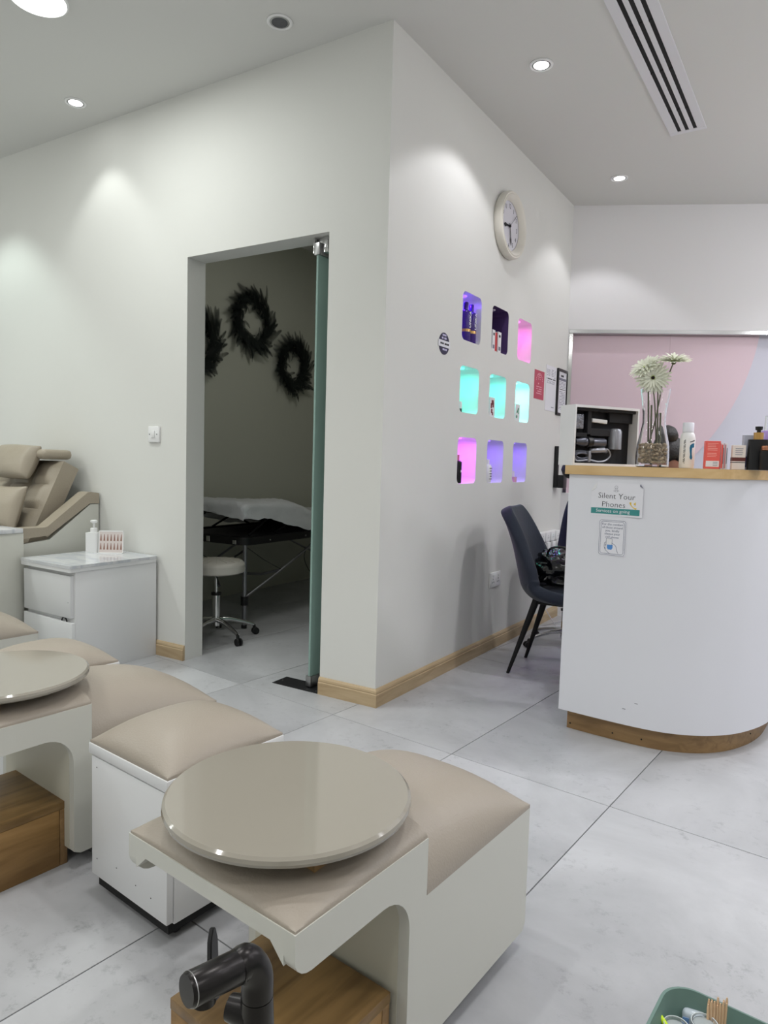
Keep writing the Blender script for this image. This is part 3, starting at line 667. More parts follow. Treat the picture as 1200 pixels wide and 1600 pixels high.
# clock
ck = empty('wall_clock', (0, 0, 0), 0, 'round white wall clock with black numerals above the niches', 'clock'); ck.matrix_world = wallB_mat(1.222, 2.438)
lathe('clock_case', [(0.150, 0.001), (0.176, 0.001), (0.182, 0.012), (0.182, 0.040), (0.176, 0.048), (0.168, 0.046), (0.163, 0.050), (0.154, 0.046), (0.138, 0.024), (0.134, 0.018)], M('clock_cream_plastic', rgb(222, 218, 208), 0.35), ck, n=64, closed=True)
lathe('clock_dial', [(0, 0.012), (0.150, 0.012), (0.150, 0.016), (0, 0.016)], M('clock_dial_white', rgb(214, 212, 220), 0.6), ck, n=48)
for h_ in range(1, 13):
    a = PI/2-h_*PI/6; text_mesh('numeral', str(h_), 0.036, mInk, ck, Matrix.Translation((0.108*math.cos(a), 0.108*math.sin(a), 0.0166)), xs=0.8)
def hand(ang, L, wd, z, nm, tail=0.015):
    bm = bm_new(); a = PI/2-math.radians(ang); 
    prof = [(-tail, wd*0.4), (L*0.55, wd*0.5), (L*0.70, wd), (L*0.86, wd*0.8), (L, 0.001)]
    pts = [(x, y) for x, y in prof]+[(x, -y) for x, y in prof[::-1]]
    add_prism(bm, pts, 'Z', z, z+0.001); bmesh.ops.rotate(bm, cent=(0, 0, 0), matrix=Matrix.Rotation(a, 3, 'Z'), verts=bm.verts); finish(nm, bm, mInk, ck)
hand(263, 0.078, 0.011, 0.019, 'hour_hand'); hand(166, 0.105, 0.007, 0.021, 'minute_hand'); hand(47, 0.115, 0.0016, 0.023, 'second_hand', 0.03)
lathe('hub', [(0, 0.018), (0.008, 0.018), (0.008, 0.026), (0, 0.026)], mInk, ck, n=16)
# oval sign
ov = empty('round_wall_sticker', (0, 0, 0), 0, 'small round navy sign with white band on the niche wall, left of the niches', 'sign'); ov.matrix_world = wallB_mat(0.527, 1.674)
mNavyS = M('navy_print', rgb(36, 30, 66), 0.5)
lathe('sticker_disc', [(0, 0.0005), (0.053, 0.0005), (0.053, 0.002), (0, 0.002)], mNavyS, ov, n=40)
box('sticker_band', -0.060, 0.060, -0.017, 0.015, 0.0021, 0.003, mPaper, ov)
mLavInk = M('pale_lavender_ink', rgb(200, 195, 225), 0.6)
OVAL_MARKS = True
# posters
def text_lines(parent, x0, x1, y0, y1, n, mat, z, seed=0, h=0.35):
    rnd = random.Random(seed); bm = bm_new(); st = (y1-y0)/n
    for k in range(n):
        y = y1-st*(k+0.5); x = x0
        while x < x1-0.004:
            L = rnd.uniform(0.006, 0.02); L = min(L, x1-x)
            if rnd.random() < 0.85: add_box(bm, x, x+L*0.85, y-st*h/2, y+st*h/2, z, z+0.0002)
            x += L
    return finish('small_print', bm, mat, parent)
for (x_, y_, n_) in ((0.020, 0.041, 1), (0.026, 0.026, 2), (0.034, -0.028, 3)): text_lines(ov, -x_, x_, y_-0.006, y_+0.006, 1, mLavInk, 0.0021, 20+n_, 0.75)
text_lines(ov, -0.052, 0.052, -0.009, 0.007, 1, mInk, 0.0031, 25, 0.55)
pk = empty('pink_notice', (0, 0, 0), 0, 'small crimson-pink notice stuck beside the niches', 'poster'); pk.matrix_world = wallB_mat(1.837, 1.614)
box('sheet', -0.087, 0.087, -0.092, 0.092, 0.0004, 0.0018, M('crimson_card', rgb(188, 74, 96), 0.5), pk)
mPkI = M('pale_pink_ink', rgb(232, 180, 190), 0.6)
for k in range(7):
    for sg_ in (-1, 1):
        a = PI*(0.95-0.075*k) if sg_ < 0 else PI*(0.05+0.075*k); box('leaf_mark', 0.055*math.cos(a)-0.003, 0.055*math.cos(a)+0.003, 0.022+0.052*math.sin(a)-0.004, 0.022+0.052*math.sin(a)+0.004, 0.0018, 0.0020, mPkI, pk)
text_lines(pk, -0.022, 0.022, 0.03, 0.070, 3, mPkI, 0.0018, 3); text_lines(pk, -0.05, 0.05, -0.062, -0.005, 4, mPkI, 0.0018, 4); text_lines(pk, -0.02, 0.02, 0.000, 0.016, 1, mPkI, 0.0018, 5, 0.6)
wp = empty('white_notice', (0, 0, 0), 0, 'white printed paper notice between the pink notice and the black frame', 'poster'); wp.matrix_world = wallB_mat(2.055, 1.613)
box('sheet', -0.099, 0.099, -0.150, 0.150, 0.0004, 0.002, mPaper, wp)
text_lines(wp, -0.085, -0.02, 0.080, 0.125, 6, mInkG, 0.002, 6); text_lines(wp, 0.0, 0.045, 0.080, 0.130, 5, mInkG, 0.002, 7); text_lines(wp, 0.06, 0.085, 0.070, 0.13, 6, mInkG, 0.002, 8)
text_lines(wp, -0.085, 0.085, 0.055, 0.070, 1, mInk, 0.002, 9, 0.5); text_lines(wp, -0.08, 0.07, 0.03, 0.052, 3, mInkG, 0.002, 10); text_lines(wp, 0.02, 0.07, -0.130, -0.118, 1, mInkG, 0.002, 11, 0.5)
bf = empty('black_framed_certificate', (0, 0, 0), 0, 'black framed printed certificate on the wall behind the white box', 'picture frame'); bf.matrix_world = wallB_mat(2.270, 1.606)
bm = bm_new()
for a, b, c, d in ((-0.105, 0.105, 0.143, 0.160), (-0.105, 0.105, -0.160, -0.143), (-0.105, -0.088, -0.143, 0.143), (0.088, 0.105, -0.143, 0.143)): add_box(bm, a, b, c, d, 0.0005, 0.014, 0.001, 1)
finish('frame', bm, mBlack, bf); box('sheet', -0.088, 0.088, -0.143, 0.143, 0.002, 0.005, mPaper, bf)
box('header_band', -0.08, 0.08, 0.082, 0.100, 0.005, 0.0053, mInkG, bf)
text_lines(bf, -0.03, 0.03, 0.105, 0.125, 1, mInk, 0.005, 12, 0.7); text_lines(bf, -0.075, 0.075, 0.03, 0.078, 5, mInkG, 0.005, 13); text_lines(bf, -0.08, 0.08, 0.018, 0.026, 1, mInk, 0.005, 14, 0.6); text_lines(bf, -0.05, 0.07, -0.12, 0.012, 12, mInkG, 0.005, 15)
# black wall bracket with door-edge strip, behind the counter end
bb = empty('black_wall_bracket', (0, 0, 0), 0, 'narrow black bracket on the wall behind the left end of the counter', 'wall bracket'); bb.matrix_world = wallB_mat(2.200, 1.085)
box('upright', -0.012, 0.012, -0.145, 0.145, 0.001, 0.03, mBlack, bb, 0.003); box('cup', -0.014, 0.060, -0.145, -0.055, 0.0305, 0.075, mBlack, bb, 0.004)
# power board with adapters
pb = empty('white_power_board', (0, 0, 0), 0, 'white power strip with four plugged adapters on the wall beyond the velvet chair', 'power strip'); pb.matrix_world = wallB_mat(2.03, 0.585)
box('strip_body', -0.24, 0.25, -0.060, -0.005, 0.001, 0.035, mWhitePl, pb, 0.004); box('end_cap', -0.255, -0.19, -0.060, 0.045, 0.0355, 0.075, mWhitePl, pb, 0.012, 3)
for k in range(4):
    x = -0.12+k*0.098; bm = bm_new(); add_box(bm, x-0.043, x+0.043, -0.006, 0.058, 0.001, 0.05, 0.004); a_ = finish('adapter', bm, mWhitePl, pb, True, 0.6)
    for dx, dy in ((-0.008, 0.02), (0.010, 0.020), (0.001, 0.034)): box('pin_slot', x+dx-0.0015, x+dx+0.0015, dy-0.005, dy+0.005, 0.0501, 0.0506, mInkG, pb)
for k in range(4):
    x = -0.12+k*0.098; box('plug', x-0.028, x+0.028, -0.056, -0.010, 0.0355, 0.060, mWhitePl, pb, 0.005)

# ================================================================== THINGS IN THE NICHES
def wthing(name, s, off, z, label, cat, group=None, rz=0.0):
    return empty(name, W(s, off, z), -WB+rz, label, cat, group)
mPurpB = M('purple_bottle', rgb(58, 30, 120), 0.2); mGold = M('gold_band', rgb(190, 150, 90), 0.3, 0.6)
MX = Matrix(((0, 0, 1, 0), (1, 0, 0, 0), (0, 1, 0, 0), (0, 0, 0, 1)))     # text plane -> faces +x, reads along +y, up z
def pbottle(s, off, lab):
    t = wthing('purple_shampoo_bottle', s, off, NZ[0][0]+0.002, lab, 'bottle', 'purple bottles in the top left niche')
    lathe('bottle_body', [(0, 0), (0.026, 0), (0.029, 0.004), (0.029, 0.150), (0.026, 0.160), (0.014, 0.168), (0, 0.168)], mPurpB, t)
    lathe('cap', [(0, 0.1685), (0.013, 0.1685), (0.013, 0.205), (0.011, 0.208), (0, 0.208)], mPurpB, t)
    lathe('gold_band', [(0.0292, 0.052), (0.0296, 0.052), (0.0296, 0.066), (0.0292, 0.066)], mGold, t, closed=True)
    text_mesh('lettering', 'UNIKA', 0.028, mPaper, t, Matrix.Translation((0.0300, -0.002, 0.115)) @ MX @ Matrix.Rotation(PI/2, 4, 'Z'), off=0.0006)
    return t
pbottle(0.888, -0.036, 'purple bottle with vertical white lettering, right one in the top left niche'); pbottle(0.822, -0.036, 'purple bottle with vertical white lettering, left one in the top left niche')
def nbox(name, s0, s1, o0, o1, z, h_, mat, lab, cat='box', group=None, deco=None):
    t = wthing(name, (s0+s1)/2, (o0+o1)/2, z+0.0015, lab, cat, group); w_ = (s1-s0); d_ = o1-o0
    box('carton', -d_/2, d_/2, -w_/2, w_/2, 0, h_, mat, t, 0.001, 1)
    if deco: deco(t, d_/2, w_, h_)
    return t
mRedC = M('red_carton', rgb(190, 40, 44), 0.5); mWhC = M('white_carton', rgb(226, 226, 228), 0.5)
def deco_t(t, x, w_, h_): box('print_block', x, x+0.0004, -w_*0.25, w_*0.25, h_*0.74, h_*0.86, mInk, t); box('print_block', x, x+0.0004, -w_*0.3, w_*0.3, h_*0.12, h_*0.3, mInkG, t)
nbox('white_carton', 1.118, 1.153, -0.085, -0.012, NZ[0][0], 0.118, mWhC, 'slim white carton at left in the dark purple niche', deco=deco_t)
nbox('red_carton', 1.157, 1.190, -0.085, -0.016, NZ[0][0], 0.110, mRedC, 'slim red carton between two white ones in the dark purple niche')
nbox('white_carton', 1.194, 1.238, -0.085, -0.012, NZ[0][0], 0.118, mWhC, 'slim white carton right of the red one in the dark purple niche', deco=deco_t)
def deco_w(t, x, w_, h_):
    mR = M('maroon_print', rgb(110, 30, 40), 0.5)
    for (a, b, c, d) in ((-0.15, 0.25, 0.62, 0.86), (-0.3, -0.05, 0.45, 0.7), (0.05, 0.3, 0.5, 0.75), (-0.2, 0.05, 0.2, 0.42), (0.0, 0.2, 0.1, 0.25)):
        box('print_block', x, x+0.0004, a*w_, b*w_, c*h_, d*h_, mR, t)
nbox('patterned_carton', 1.110, 1.180, -0.08, -0.010, NZ[1][0], 0.112, mWhC, 'white carton with maroon pattern in the middle turquoise niche', deco=deco_w)
t = wthing('small_jar', 0.750, -0.016, NZ[1][0]+0.001, 'tiny clear jar with dark base in the left turquoise niche', 'jar')
lathe('jar_glass', [(0, 0.018), (0.012, 0.018), (0.013, 0.045), (0.009, 0.055), (0, 0.055)], mWhitePl, t, n=16); lathe('jar_base', [(0, 0), (0.013, 0), (0.013, 0.0175), (0, 0.0175)], M('dark_green_plastic', rgb(40, 70, 62), 0.4), t, n=16)
mGrn = M('green_print', rgb(40, 140, 96), 0.5)
t = wthing('green_printed_box', 1.515, -0.032, NZ[1][0]+0.0015, 'white box with green leaf print in the brightest niche', 'box')
box('carton', -0.025, 0.025, -0.035, 0.035, 0, 0.105, mWhC, t, 0.001, 1)
for (y, z, r_) in ((0.008, 0.075, 0.008), (0.0, 0.062, 0.010), (0.012, 0.05, 0.006), (-0.014, 0.028, 0.010), (-0.012, 0.055, 0.005)): lathe('leaf_print', [(0, 0), (r_, 0), (r_, 0.0004), (0, 0.0004)], mGrn, t, n=10, M4=Matrix.Translation((0.0253, y, z)) @ Matrix.Rotation(PI/2, 4, 'Y'))
t = wthing('black_bottle', 0.772, -0.026, NZ[2][0]+0.001, 'slim black bottle with pink print in the bottom left niche', 'bottle')
lathe('bottle_body', [(0, 0), (0.021, 0), (0.022, 0.003), (0.022, 0.112), (0.012, 0.120), (0, 0.120)], mBlack, t, n=20); lathe('cap', [(0, 0.1205), (0.008, 0.1205), (0.008, 0.150), (0, 0.150)], M('rose_cap', rgb(190, 120, 120), 0.4), t, n=16)
box('print_block', 0.0212, 0.0224, -0.006, 0.006, 0.058, 0.070, mPaper, t)
t = wthing('white_bottle', 1.150, -0.038, NZ[2][0]+0.001, 'white bottle with black print in the bottom middle niche', 'bottle')
lathe('bottle_body', [(0, 0), (0.030, 0), (0.033, 0.004), (0.034, 0.092), (0.026, 0.104), (0, 0.104)], mWhitePl, t); lathe('cap', [(0, 0.1045), (0.020, 0.1045), (0.020, 0.132), (0, 0.134)], mWhitePl, t)
for k, hw in enumerate((0.014, 0.010, 0.013, 0.008, 0.012)): box('print_block', 0.0300, 0.0346, -hw, hw, 0.080-0.015*k, 0.0835-0.015*k, mInk, t)
t = wthing('nail_polish', 1.525, -0.026, NZ[2][0]+0.001, 'small pink nail polish bottle with white cap in the bottom right niche', 'nail polish')
bm = bm_new(); add_prism(bm, rrect(0, 0, 0.042, 0.042, 0.008, 3), 'Z', 0, 0.032); finish('bottle_body', bm, M('pink_polish', rgb(228, 170, 196), 0.15), t, True, 0.6); lathe('cap', [(0, 0.0325), (0.010, 0.0325), (0.009, 0.068), (0, 0.068)], mWhitePl, t, n=18)

# ================================================================== COUNTER
ct = empty('reception_counter', (0, 0, 0), 0, 'curved white reception counter with pine top and brown wooden toe kick', 'counter')
outer = crom([(0.756, 0.224), (0.938, 0.204), (1.086, 0.196), (1.193, 0.208), (1.300, 0.255), (1.392, 0.338), (1.458, 0.445), (1.503, 0.560), (1.532, 0.70), (1.550, 0.95), (1.556, 1.5), (1.556, 2.3)], 5)
def offset_curve(c, d):
    out = []
    for i, p in enumerate(c):
        t = (c[min(i+1, len(c)-1)]-c[max(i-1, 0)]).normalized(); n = Vector((-t.y, t.x)); out.append(p+n*d)
    return out
def strip(name, c, d0, d1, z0, z1, mat, bev=0.0, x0=None):
    a = offset_curve(c, d0); b = offset_curve(c, d1); poly = [(p.x, p.y) for p in a]+[(p.x, p.y) for p in b[::-1]]
    bm = bm_new(); A = [(bm.verts.new((p.x, p.y, z0)), bm.verts.new((p.x, p.y, z1))) for p in a]; B = [(bm.verts.new((p.x, p.y, z0)), bm.verts.new((p.x, p.y, z1))) for p in b]
    for i in range(len(a)-1):
        bm.faces.new((A[i][0], A[i+1][0], A[i+1][1], A[i][1])); bm.faces.new((B[i][0], B[i][1], B[i+1][1], B[i+1][0]))
        bm.faces.new((A[i][1], A[i+1][1], B[i+1][1], B[i][1])); bm.faces.new((A[i][0], B[i][0], B[i+1][0], A[i+1][0]))
    for i in (0, -1): bm.faces.new((A[i][0], A[i][1], B[i][1], B[i][0]))
    return finish(name, bm, mat, ct, True, 0.5)
outer2 = [Vector((p.x, p.y)) for p in outer]
strip('counter_body', outer2, 0.0, 0.30, 0.086, 1.0585, mCounter)
toe = [Vector((p.x, p.y)) for p in offset_curve(outer2, 0.042)]; toe[0].x += 0.022
strip('toe_kick', toe, 0.0, 0.20, 0.0, 0.0855, mToe)
top2 = [p.copy() for p in outer2]; top2[0] = Vector((0.741, 0.2256))
strip('counter_top', top2, -0.010, 0.36, 1.059, 1.095, mPine)
for (i, off_, z) in ((1, 0.043, 0.022), (6, 0.043, 0.026), (10, 0.043, 0.028), (33, 0.043, 0.04)):
    p = offset_curve(outer2, 0.0415)[i]; lathe('nail_hole', [(0, 0), (0.0035, 0), (0.0035, 0.0006), (0, 0.0006)], mBlackM, ct, n=8, M4=Matrix.Translation((p.x, p.y, z)) @ Matrix.Rotation(PI/2, 4, 'X'))
for (x, y, z, L) in ((1.06, 0.1975, 0.178, 0.012), (1.015, 0.1985, 0.148, 0.012)): box('scratch_mark', x, x+L, y-0.0016, y+0.001, z, z+0.0015, mInk, ct)
# paper signs on the counter front
def csign(name, x, z, label, cat='sign'):
    o = D.objects.new(name, None); COL.objects.link(o); y = 0.224+(x-0.756)*(-0.0875)
    ang = -0.100; ex = Vector((math.cos(ang), math.sin(ang), 0)); m = Matrix((ex, Vector((0, 0, 1)), ex.cross(Vector((0, 0, 1))))).transposed().to_4x4(); m.translation = Vector((x, y-0.004, z)); o.matrix_world = m
    return tag(o, label, cat)
sg1 = csign('phones_sign', 0.948, 0.964, "white paper sign reading Silent Your Phones on the counter front")
poly = [(-0.098, -0.063), (0.103, -0.063), (0.103, 0.048), (0.092, 0.066), (-0.075, 0.066), (-0.078, 0.045), (-0.098, 0.030)]
prism('paper', poly, 'Z', 0.0, 0.0012, mPaper, sg1)
prism('folded_corner', [(-0.098, 0.030), (-0.078, 0.045), (-0.075, 0.066), (-0.084, 0.058)], 'Z', 0.0013, 0.0026, mWhC, sg1)
prism('folded_corner', [(0.103, 0.048), (0.092, 0.066), (0.089, 0.058)], 'Z', 0.0013, 0.0026, mInkG, sg1)
box('teal_band', -0.096, 0.093, -0.056, -0.033, 0.0013, 0.0017, mTeal, sg1)
text_mesh('lettering', 'Silent Your', 0.031, mInk, sg1, Matrix.Translation((0.002, 0.014, 0.0014)) @ Matrix.Rotation(-0.02, 4, 'Z'), xs=1.03, off=-0.0004)
text_mesh('lettering', 'Phones', 0.031, mInk, sg1, Matrix.Translation((-0.008, -0.019, 0.0014)) @ Matrix.Rotation(-0.02, 4, 'Z'), xs=1.03, off=-0.0004)
text_mesh('lettering', 'Services on going', 0.018, mPaper, sg1, Matrix.Translation((-0.010, -0.044, 0.0018)), xs=1.05)
mYel = M('yellow_print', rgb(222, 190, 80), 0.6)
tube('phone_icon', [(0.056, -0.006, 0.0018), (0.059, -0.016, 0.0018), (0.066, -0.024, 0.0018), (0.074, -0.029, 0.0018), (0.080, -0.030, 0.0018)], [0.0052, 0.0030, 0.0028, 0.0032, 0.0050], mYel, sg1, 8).scale = (1, 1, 0.3)
prism('phone_icon', [(0.068, -0.012), (0.072, -0.008), (0.077, -0.004), (0.077, -0.018), (0.072, -0.014)], 'Z', 0.0013, 0.0018, mYel, sg1)
bm = bm_new()
for c in ((0.0, 0.050, 0.006), (0.0, 0.044, 0.004), (-0.007, 0.036, 0.003), (0.007, 0.036, 0.003), (0.0, 0.035, 0.004)):
    add_tube(bm, [(c[0]+c[2]*math.cos(a), c[1]+c[2]*math.sin(a), 0.0014) for a in [2*PI*k/12 for k in range(13)]], 0.0004, 4)
finish('line_drawing', bm, mInkG, sg1)
sg2 = csign('cell_phone_notice', 0.941, 0.816, 'small white notice with blue hand and phone drawing below the phones sign')
bm = bm_new(); add_prism(bm, rrect(0, 0, 0.107, 0.142, 0.008, 4), 'Z', 0, 0.0012); finish('paper', bm, mPaper, sg2)
mBlueInk = M('blue_grey_ink', rgb(62, 76, 112), 0.7); mBlueF = M('blue_print', rgb(84, 140, 205), 0.6)
for (w_, h_) in ((0.101, 0.136), (0.090, 0.126)):
    lp = rrect(0, 0, w_, h_, 0.007, 3); tube('border_line', [(p[0], p[1], 0.0013) for p in lp+[lp[0]]], 0.0006, mBlueInk, sg2, 4)
for k, s_ in enumerate(('For the comfort', 'of those around', 'you, kindly', 'silence your', 'cell phone')): text_mesh('lettering', s_, 0.0125, mBlueInk, sg2, Matrix.Translation((0, 0.052-0.0125*k, 0.0014)), off=-0.0001)
prism('phone_drawing', [(-0.022, -0.004), (0.0, -0.004), (0.0, -0.008), (0.0, -0.030), (-0.022, -0.030)], 'Z', 0.0013, 0.0015, mWhC, sg2)
bm = bm_new()
for pts in ([(-0.022, -0.030), (-0.022, -0.004), (0.001, -0.004), (0.001, -0.030)], [(-0.022, -0.018), (-0.028, -0.022), (-0.029, -0.034), (-0.026, -0.046), (-0.016, -0.056), (-0.006, -0.063)], [(0.001, -0.022), (0.010, -0.026), (0.018, -0.036), (0.022, -0.052), (0.026, -0.060)], [(-0.012, -0.063), (0.030, -0.063)], [(-0.022, -0.026), (-0.027, -0.030), (-0.022, -0.034)], [(-0.022, -0.038), (-0.027, -0.041), (-0.021, -0.045)]):
    add_tube(bm, [(x, y, 0.0015) for x, y in crom(pts, 3)] if len(pts) > 4 else [(x, y, 0.0015) for x, y in pts], 0.0006, 4)
finish('line_drawing', bm, mBlueInk, sg2)
prism('heart_print', [(-0.018, -0.028), (0.004, -0.028), (0.004, -0.040), (0.0, -0.047), (-0.014, -0.047), (-0.018, -0.040)], 'Z', 0.0014, 0.0017, mBlueF, sg2)

# ================================================================== THINGS ON THE COUNTER
TZ = 1.0955
# open white box with hair-dryer set. local x along the front, local y away from the viewer
ba = math.atan2(0.828, 0.559)
hd = empty('hair_dryer_box', (0.757, 0.262, TZ), ba, 'open white gift box with grey hair styling set on the left end of the counter', 'box')
BW, BD, BH = 0.348, 0.092, 0.248
bm = bm_new()
add_box(bm, 0, BW, BD-0.006, BD, 0, BH); add_box(bm, 0, 0.008, 0, BD-0.006, 0, BH); add_box(bm, BW-0.008, BW, 0, BD-0.006, 0, BH); add_box(bm, 0.008, BW-0.008, 0, BD-0.006, 0, 0.010); add_box(bm, 0.008, BW-0.008, 0, BD-0.006, BH-0.010, BH)
finish('box_shell', bm, mWhC, hd); mTray = M('black_foam', rgb(26, 26, 30), 0.75)
bm = bm_new(); add_box(bm, 0.0085, BW-0.0085, 0.050, BD-0.0065, 0.0105, BH-0.0105)
for q in ((0.0085, BW-0.0085, 0.012, 0.049, BH-0.022, BH-0.0105), (0.0085, 0.012, 0.012, 0.049, 0.0105, BH-0.022), (0.085, 0.105, 0.02, 0.049, 0.13, BH-0.022), (0.105, 0.21, 0.025, 0.049, 0.125, 0.155), (0.21, BW-0.0085, 0.03, 0.049, 0.185, BH-0.022), (0.0085, 0.085, 0.02, 0.049, 0.118, 0.135)): add_box(bm, *q, 0.001, 1)
finish('foam_insert', bm, mTray, hd, True, 0.5)
mDG = M('dark_grey_metal', rgb(82, 84, 94), 0.3, 0.5); mSil = M('silver_plastic', rgb(150, 152, 160), 0.3, 0.4)
lathe('dryer_barrel', [(0, 0), (0.012, 0), (0.020, 0.04), (0.020, 0.052), (0.0185, 0.055), (0.0185, 0.155), (0, 0.155)], mDG, hd, M4=Matrix.Translation((0.028, 0.028, 0.098)) @ Matrix.Rotation(PI/2, 4, 'Y'), n=24)
lathe('nozzle_ring', [(0.0205, 0.060), (0.022, 0.060), (0.022, 0.085), (0.0205, 0.085), (0.0205, 0.060)], mBlack, hd, closed=True, M4=Matrix.Translation((0.028, 0.028, 0.098)) @ Matrix.Rotation(PI/2, 4, 'Y'), n=24)
lathe('attachment_barrel', [(0, 0), (0.028, 0), (0.028, 0.076), (0.022, 0.086), (0.012, 0.088), (0, 0.088)], mSil, hd, M4=Matrix.Translation((0.245, 0.030, 0.072)), n=28)
bm = bm_new(); add_box(bm, 0.118, 0.200, 0.030, 0.046, 0.180, 0.196, 0.002); bmesh.ops.rotate(bm, cent=(0.16, 0.03, 0.188), matrix=Matrix.Rotation(0.05, 3, 'Y'), verts=bm.verts); finish('white_clip', bm, mWhitePl, hd, True, 0.5)
mFoil = M('crumpled_foil', rgb(130, 132, 142), 0.25, 0.6, var=0.5, vscale=60, bump=0.9, bscale=70)
box('foil_pouch', 0.018, 0.066, 0.020, 0.046, 0.150, 0.212, mFoil, hd, 0.006); 
for k in range(5):
    a0 = 0.018+0.004*k; pts = [(0.02+0.09*0.5+0.055*math.cos(a)*(1-0.1*k), 0.030-0.002*k, 0.040+0.022*math.sin(a)*(1-0.13*k)) for a in [2*PI*j/20 for j in range(21)]]
    tube('power_cord', pts, 0.0032, mDG, hd, 6)
pts = crom([(0.022, 0.024, 0.085), (0.016, 0.020, 0.055), (0.03, 0.020, 0.022), (0.06, 0.020, 0.020), (0.10, 0.020, 0.024), (0.15, 0.020, 0.018), (0.19, 0.020, 0.024), (0.215, 0.020, 0.045), (0.205, 0.020, 0.066), (0.19, 0.022, 0.072)], 4); tube('power_cord', pts, 0.0035, mSil, hd, 6)
bm = bm_new(); add_tube(bm, [(0.110, 0.026, 0.062), (0.14, 0.024, 0.064), (0.18, 0.024, 0.068), (0.200, 0.026, 0.060)], [0.010, 0.011, 0.012, 0.006], 10); finish('handle', bm, mSil, hd, True)
box('cord_tie', 0.094, 0.106, 0.014, 0.038, 0.016, 0.062, mSil, hd, 0.003)

# glass vase
va = empty('glass_vase', (1.048, 0.345, TZ), 0, 'clear glass vase with flared rim half on the counter beside the white box', 'vase')
pr_o = [(0.055, 0.0), (0.0625, 0.004), (0.0625, 0.05), (0.060, 0.09), (0.050, 0.135), (0.043, 0.175), (0.044, 0.21), (0.050, 0.26), (0.0565, 0.308)]
pr_i = [(r-0.003, z) for r, z in pr_o[::-1][:-1]]; pr_i[0] = (pr_o[-1][0]-0.0025, 0.3085)
lathe('vase_glass', [(0, 0)]+pr_o+pr_i[0:7]+[(0.0595, 0.010), (0.0, 0.010)], mClear, va, n=48, ang=0.9, closed=True)
rnd = random.Random(5); bm = bm_new(); placed = []
for k in range(300):
    for _ in range(12):
        a = rnd.uniform(0, 2*PI); rr = 0.050*math.sqrt(rnd.random()); z = rnd.uniform(0.019, 0.092); q = Vector((rr*math.cos(a), rr*math.sin(a), z))
        if all((q-p).length > 0.0115 for p in placed): break
    else: continue
    placed.append(q); t = bmesh.new(); bmesh.ops.create_icosphere(t, subdivisions=1, radius=0.0078)
    m = Matrix.Translation(q) @ Matrix.Rotation(rnd.uniform(0, 6), 4, 'Z') @ Matrix.Rotation(rnd.uniform(0, 3), 4, 'X') @ Matrix.Diagonal((1.15, 0.85, 0.65, 1)); merge(bm, t, m)
mPeb = M('pebble', rgb(190, 172, 146), 0.6, var=0.75, vscale=45, detail=1)
pe = finish('pebble_bed', bm, mPeb, None, True); pe.location = va.location; tag(pe, 'brown and grey pebbles filling the bottom of the glass vase', 'pebbles', kind='stuff')
mStem = M('flower_stem', rgb(96, 98, 70), 0.6, var=0.2, vscale=40); mStemD = M('dark_stem', rgb(84, 62, 60), 0.6); mPetal = M('cream_petal', rgb(238, 240, 222), 0.6, var=0.04, vscale=30); mCentre = M('green_centre', rgb(176, 196, 110), 0.8); mEye = M('black_flower_eye', rgb(30, 16, 24), 0.9)
def gerbera(pts, c, nrm, R, eye, label, droop=0.0):
    t = empty('gerbera_daisy', Vector(va.location)+Vector((0, 0, 0)), 0, label, 'flower')
    cp = crom(pts, 6); n = len(cp); tube('stem', cp, 0.0026, mStem, t, 8)
    nrm = Vector(nrm).normalized(); q = nrm.to_track_quat('Z', 'Y').to_matrix().to_4x4(); q.translation = Vector(c)
    rnd = random.Random(int(c[0]*1000+500))
    for ring, (cnt, rr, lift) in enumerate(((26, 1.0, 0.10), (22, 0.82, 0.30), (18, 0.58, 0.55))):
        bm = bm_new()
        for k in range(cnt):
            a = 2*PI*(k+0.5*ring)/cnt+rnd.uniform(-0.05, 0.05); L = R*rr*rnd.uniform(0.9, 1.05); wd = 0.0052*rr+0.001; li = lift*rnd.uniform(0.7, 1.3)-droop*(1 if ring == 0 else 0.4)
            ca, sa = math.cos(a), math.sin(a); sec = []
            for f, wf in ((0.10, 0.35), (0.35, 0.9), (0.7, 1.0), (0.93, 0.55), (1.0, 0.08)):
                r0 = L*f; h0 = li*L*math.sin(f*1.5)*0.9-0.004*ring*0; cup = wd*wf*0.35
                sec.append([bm.verts.new((r0*ca-s_*wd*wf*sa, r0*sa+s_*wd*wf*ca, h0+(cup if s_ else 0)+0.002*ring)) for s_ in (-1, 0, 1)])
            for s0, s1 in zip(sec, sec[1:]):
                for j in range(2): bm.faces.new((s0[j], s0[j+1], s1[j+1], s1[j]))
        bmesh.ops.transform(bm, matrix=q, verts=bm.verts); o = finish('petals', bm, mPetal, t, True)
    lathe('flower_centre', [(0, 0.012), (0.008, 0.011), (0.011, 0.007), (0.009, 0), (0, -0.002)], mCentre, t, M4=q, n=20)
    if eye: lathe('flower_eye', [(0, 0.0165), (0.005, 0.016), (0.0065, 0.0125), (0, 0.0120)], mEye, t, M4=q, n=16)
    bmc = bm_new(); add_lathe(bmc, [(0, -0.012), (0.006, -0.010), (0.010, -0.003), (0.006, 0.0), (0, 0.0)], n=14); bmesh.ops.transform(bmc, matrix=q, verts=bmc.verts); finish('calyx', bmc, mStem, t, True)
    return t
gerbera([(0.010, 0.005, 0.095), (0.005, 0.0, 0.18), (-0.004, 0, 0.27), (-0.022, 0.008, 0.35), (-0.036, 0.006, 0.385)], (-0.040, 0.0, 0.392), (-0.35, -0.55, 0.75), 0.074, False, 'cream gerbera facing up in the vase, highest of the left pair')
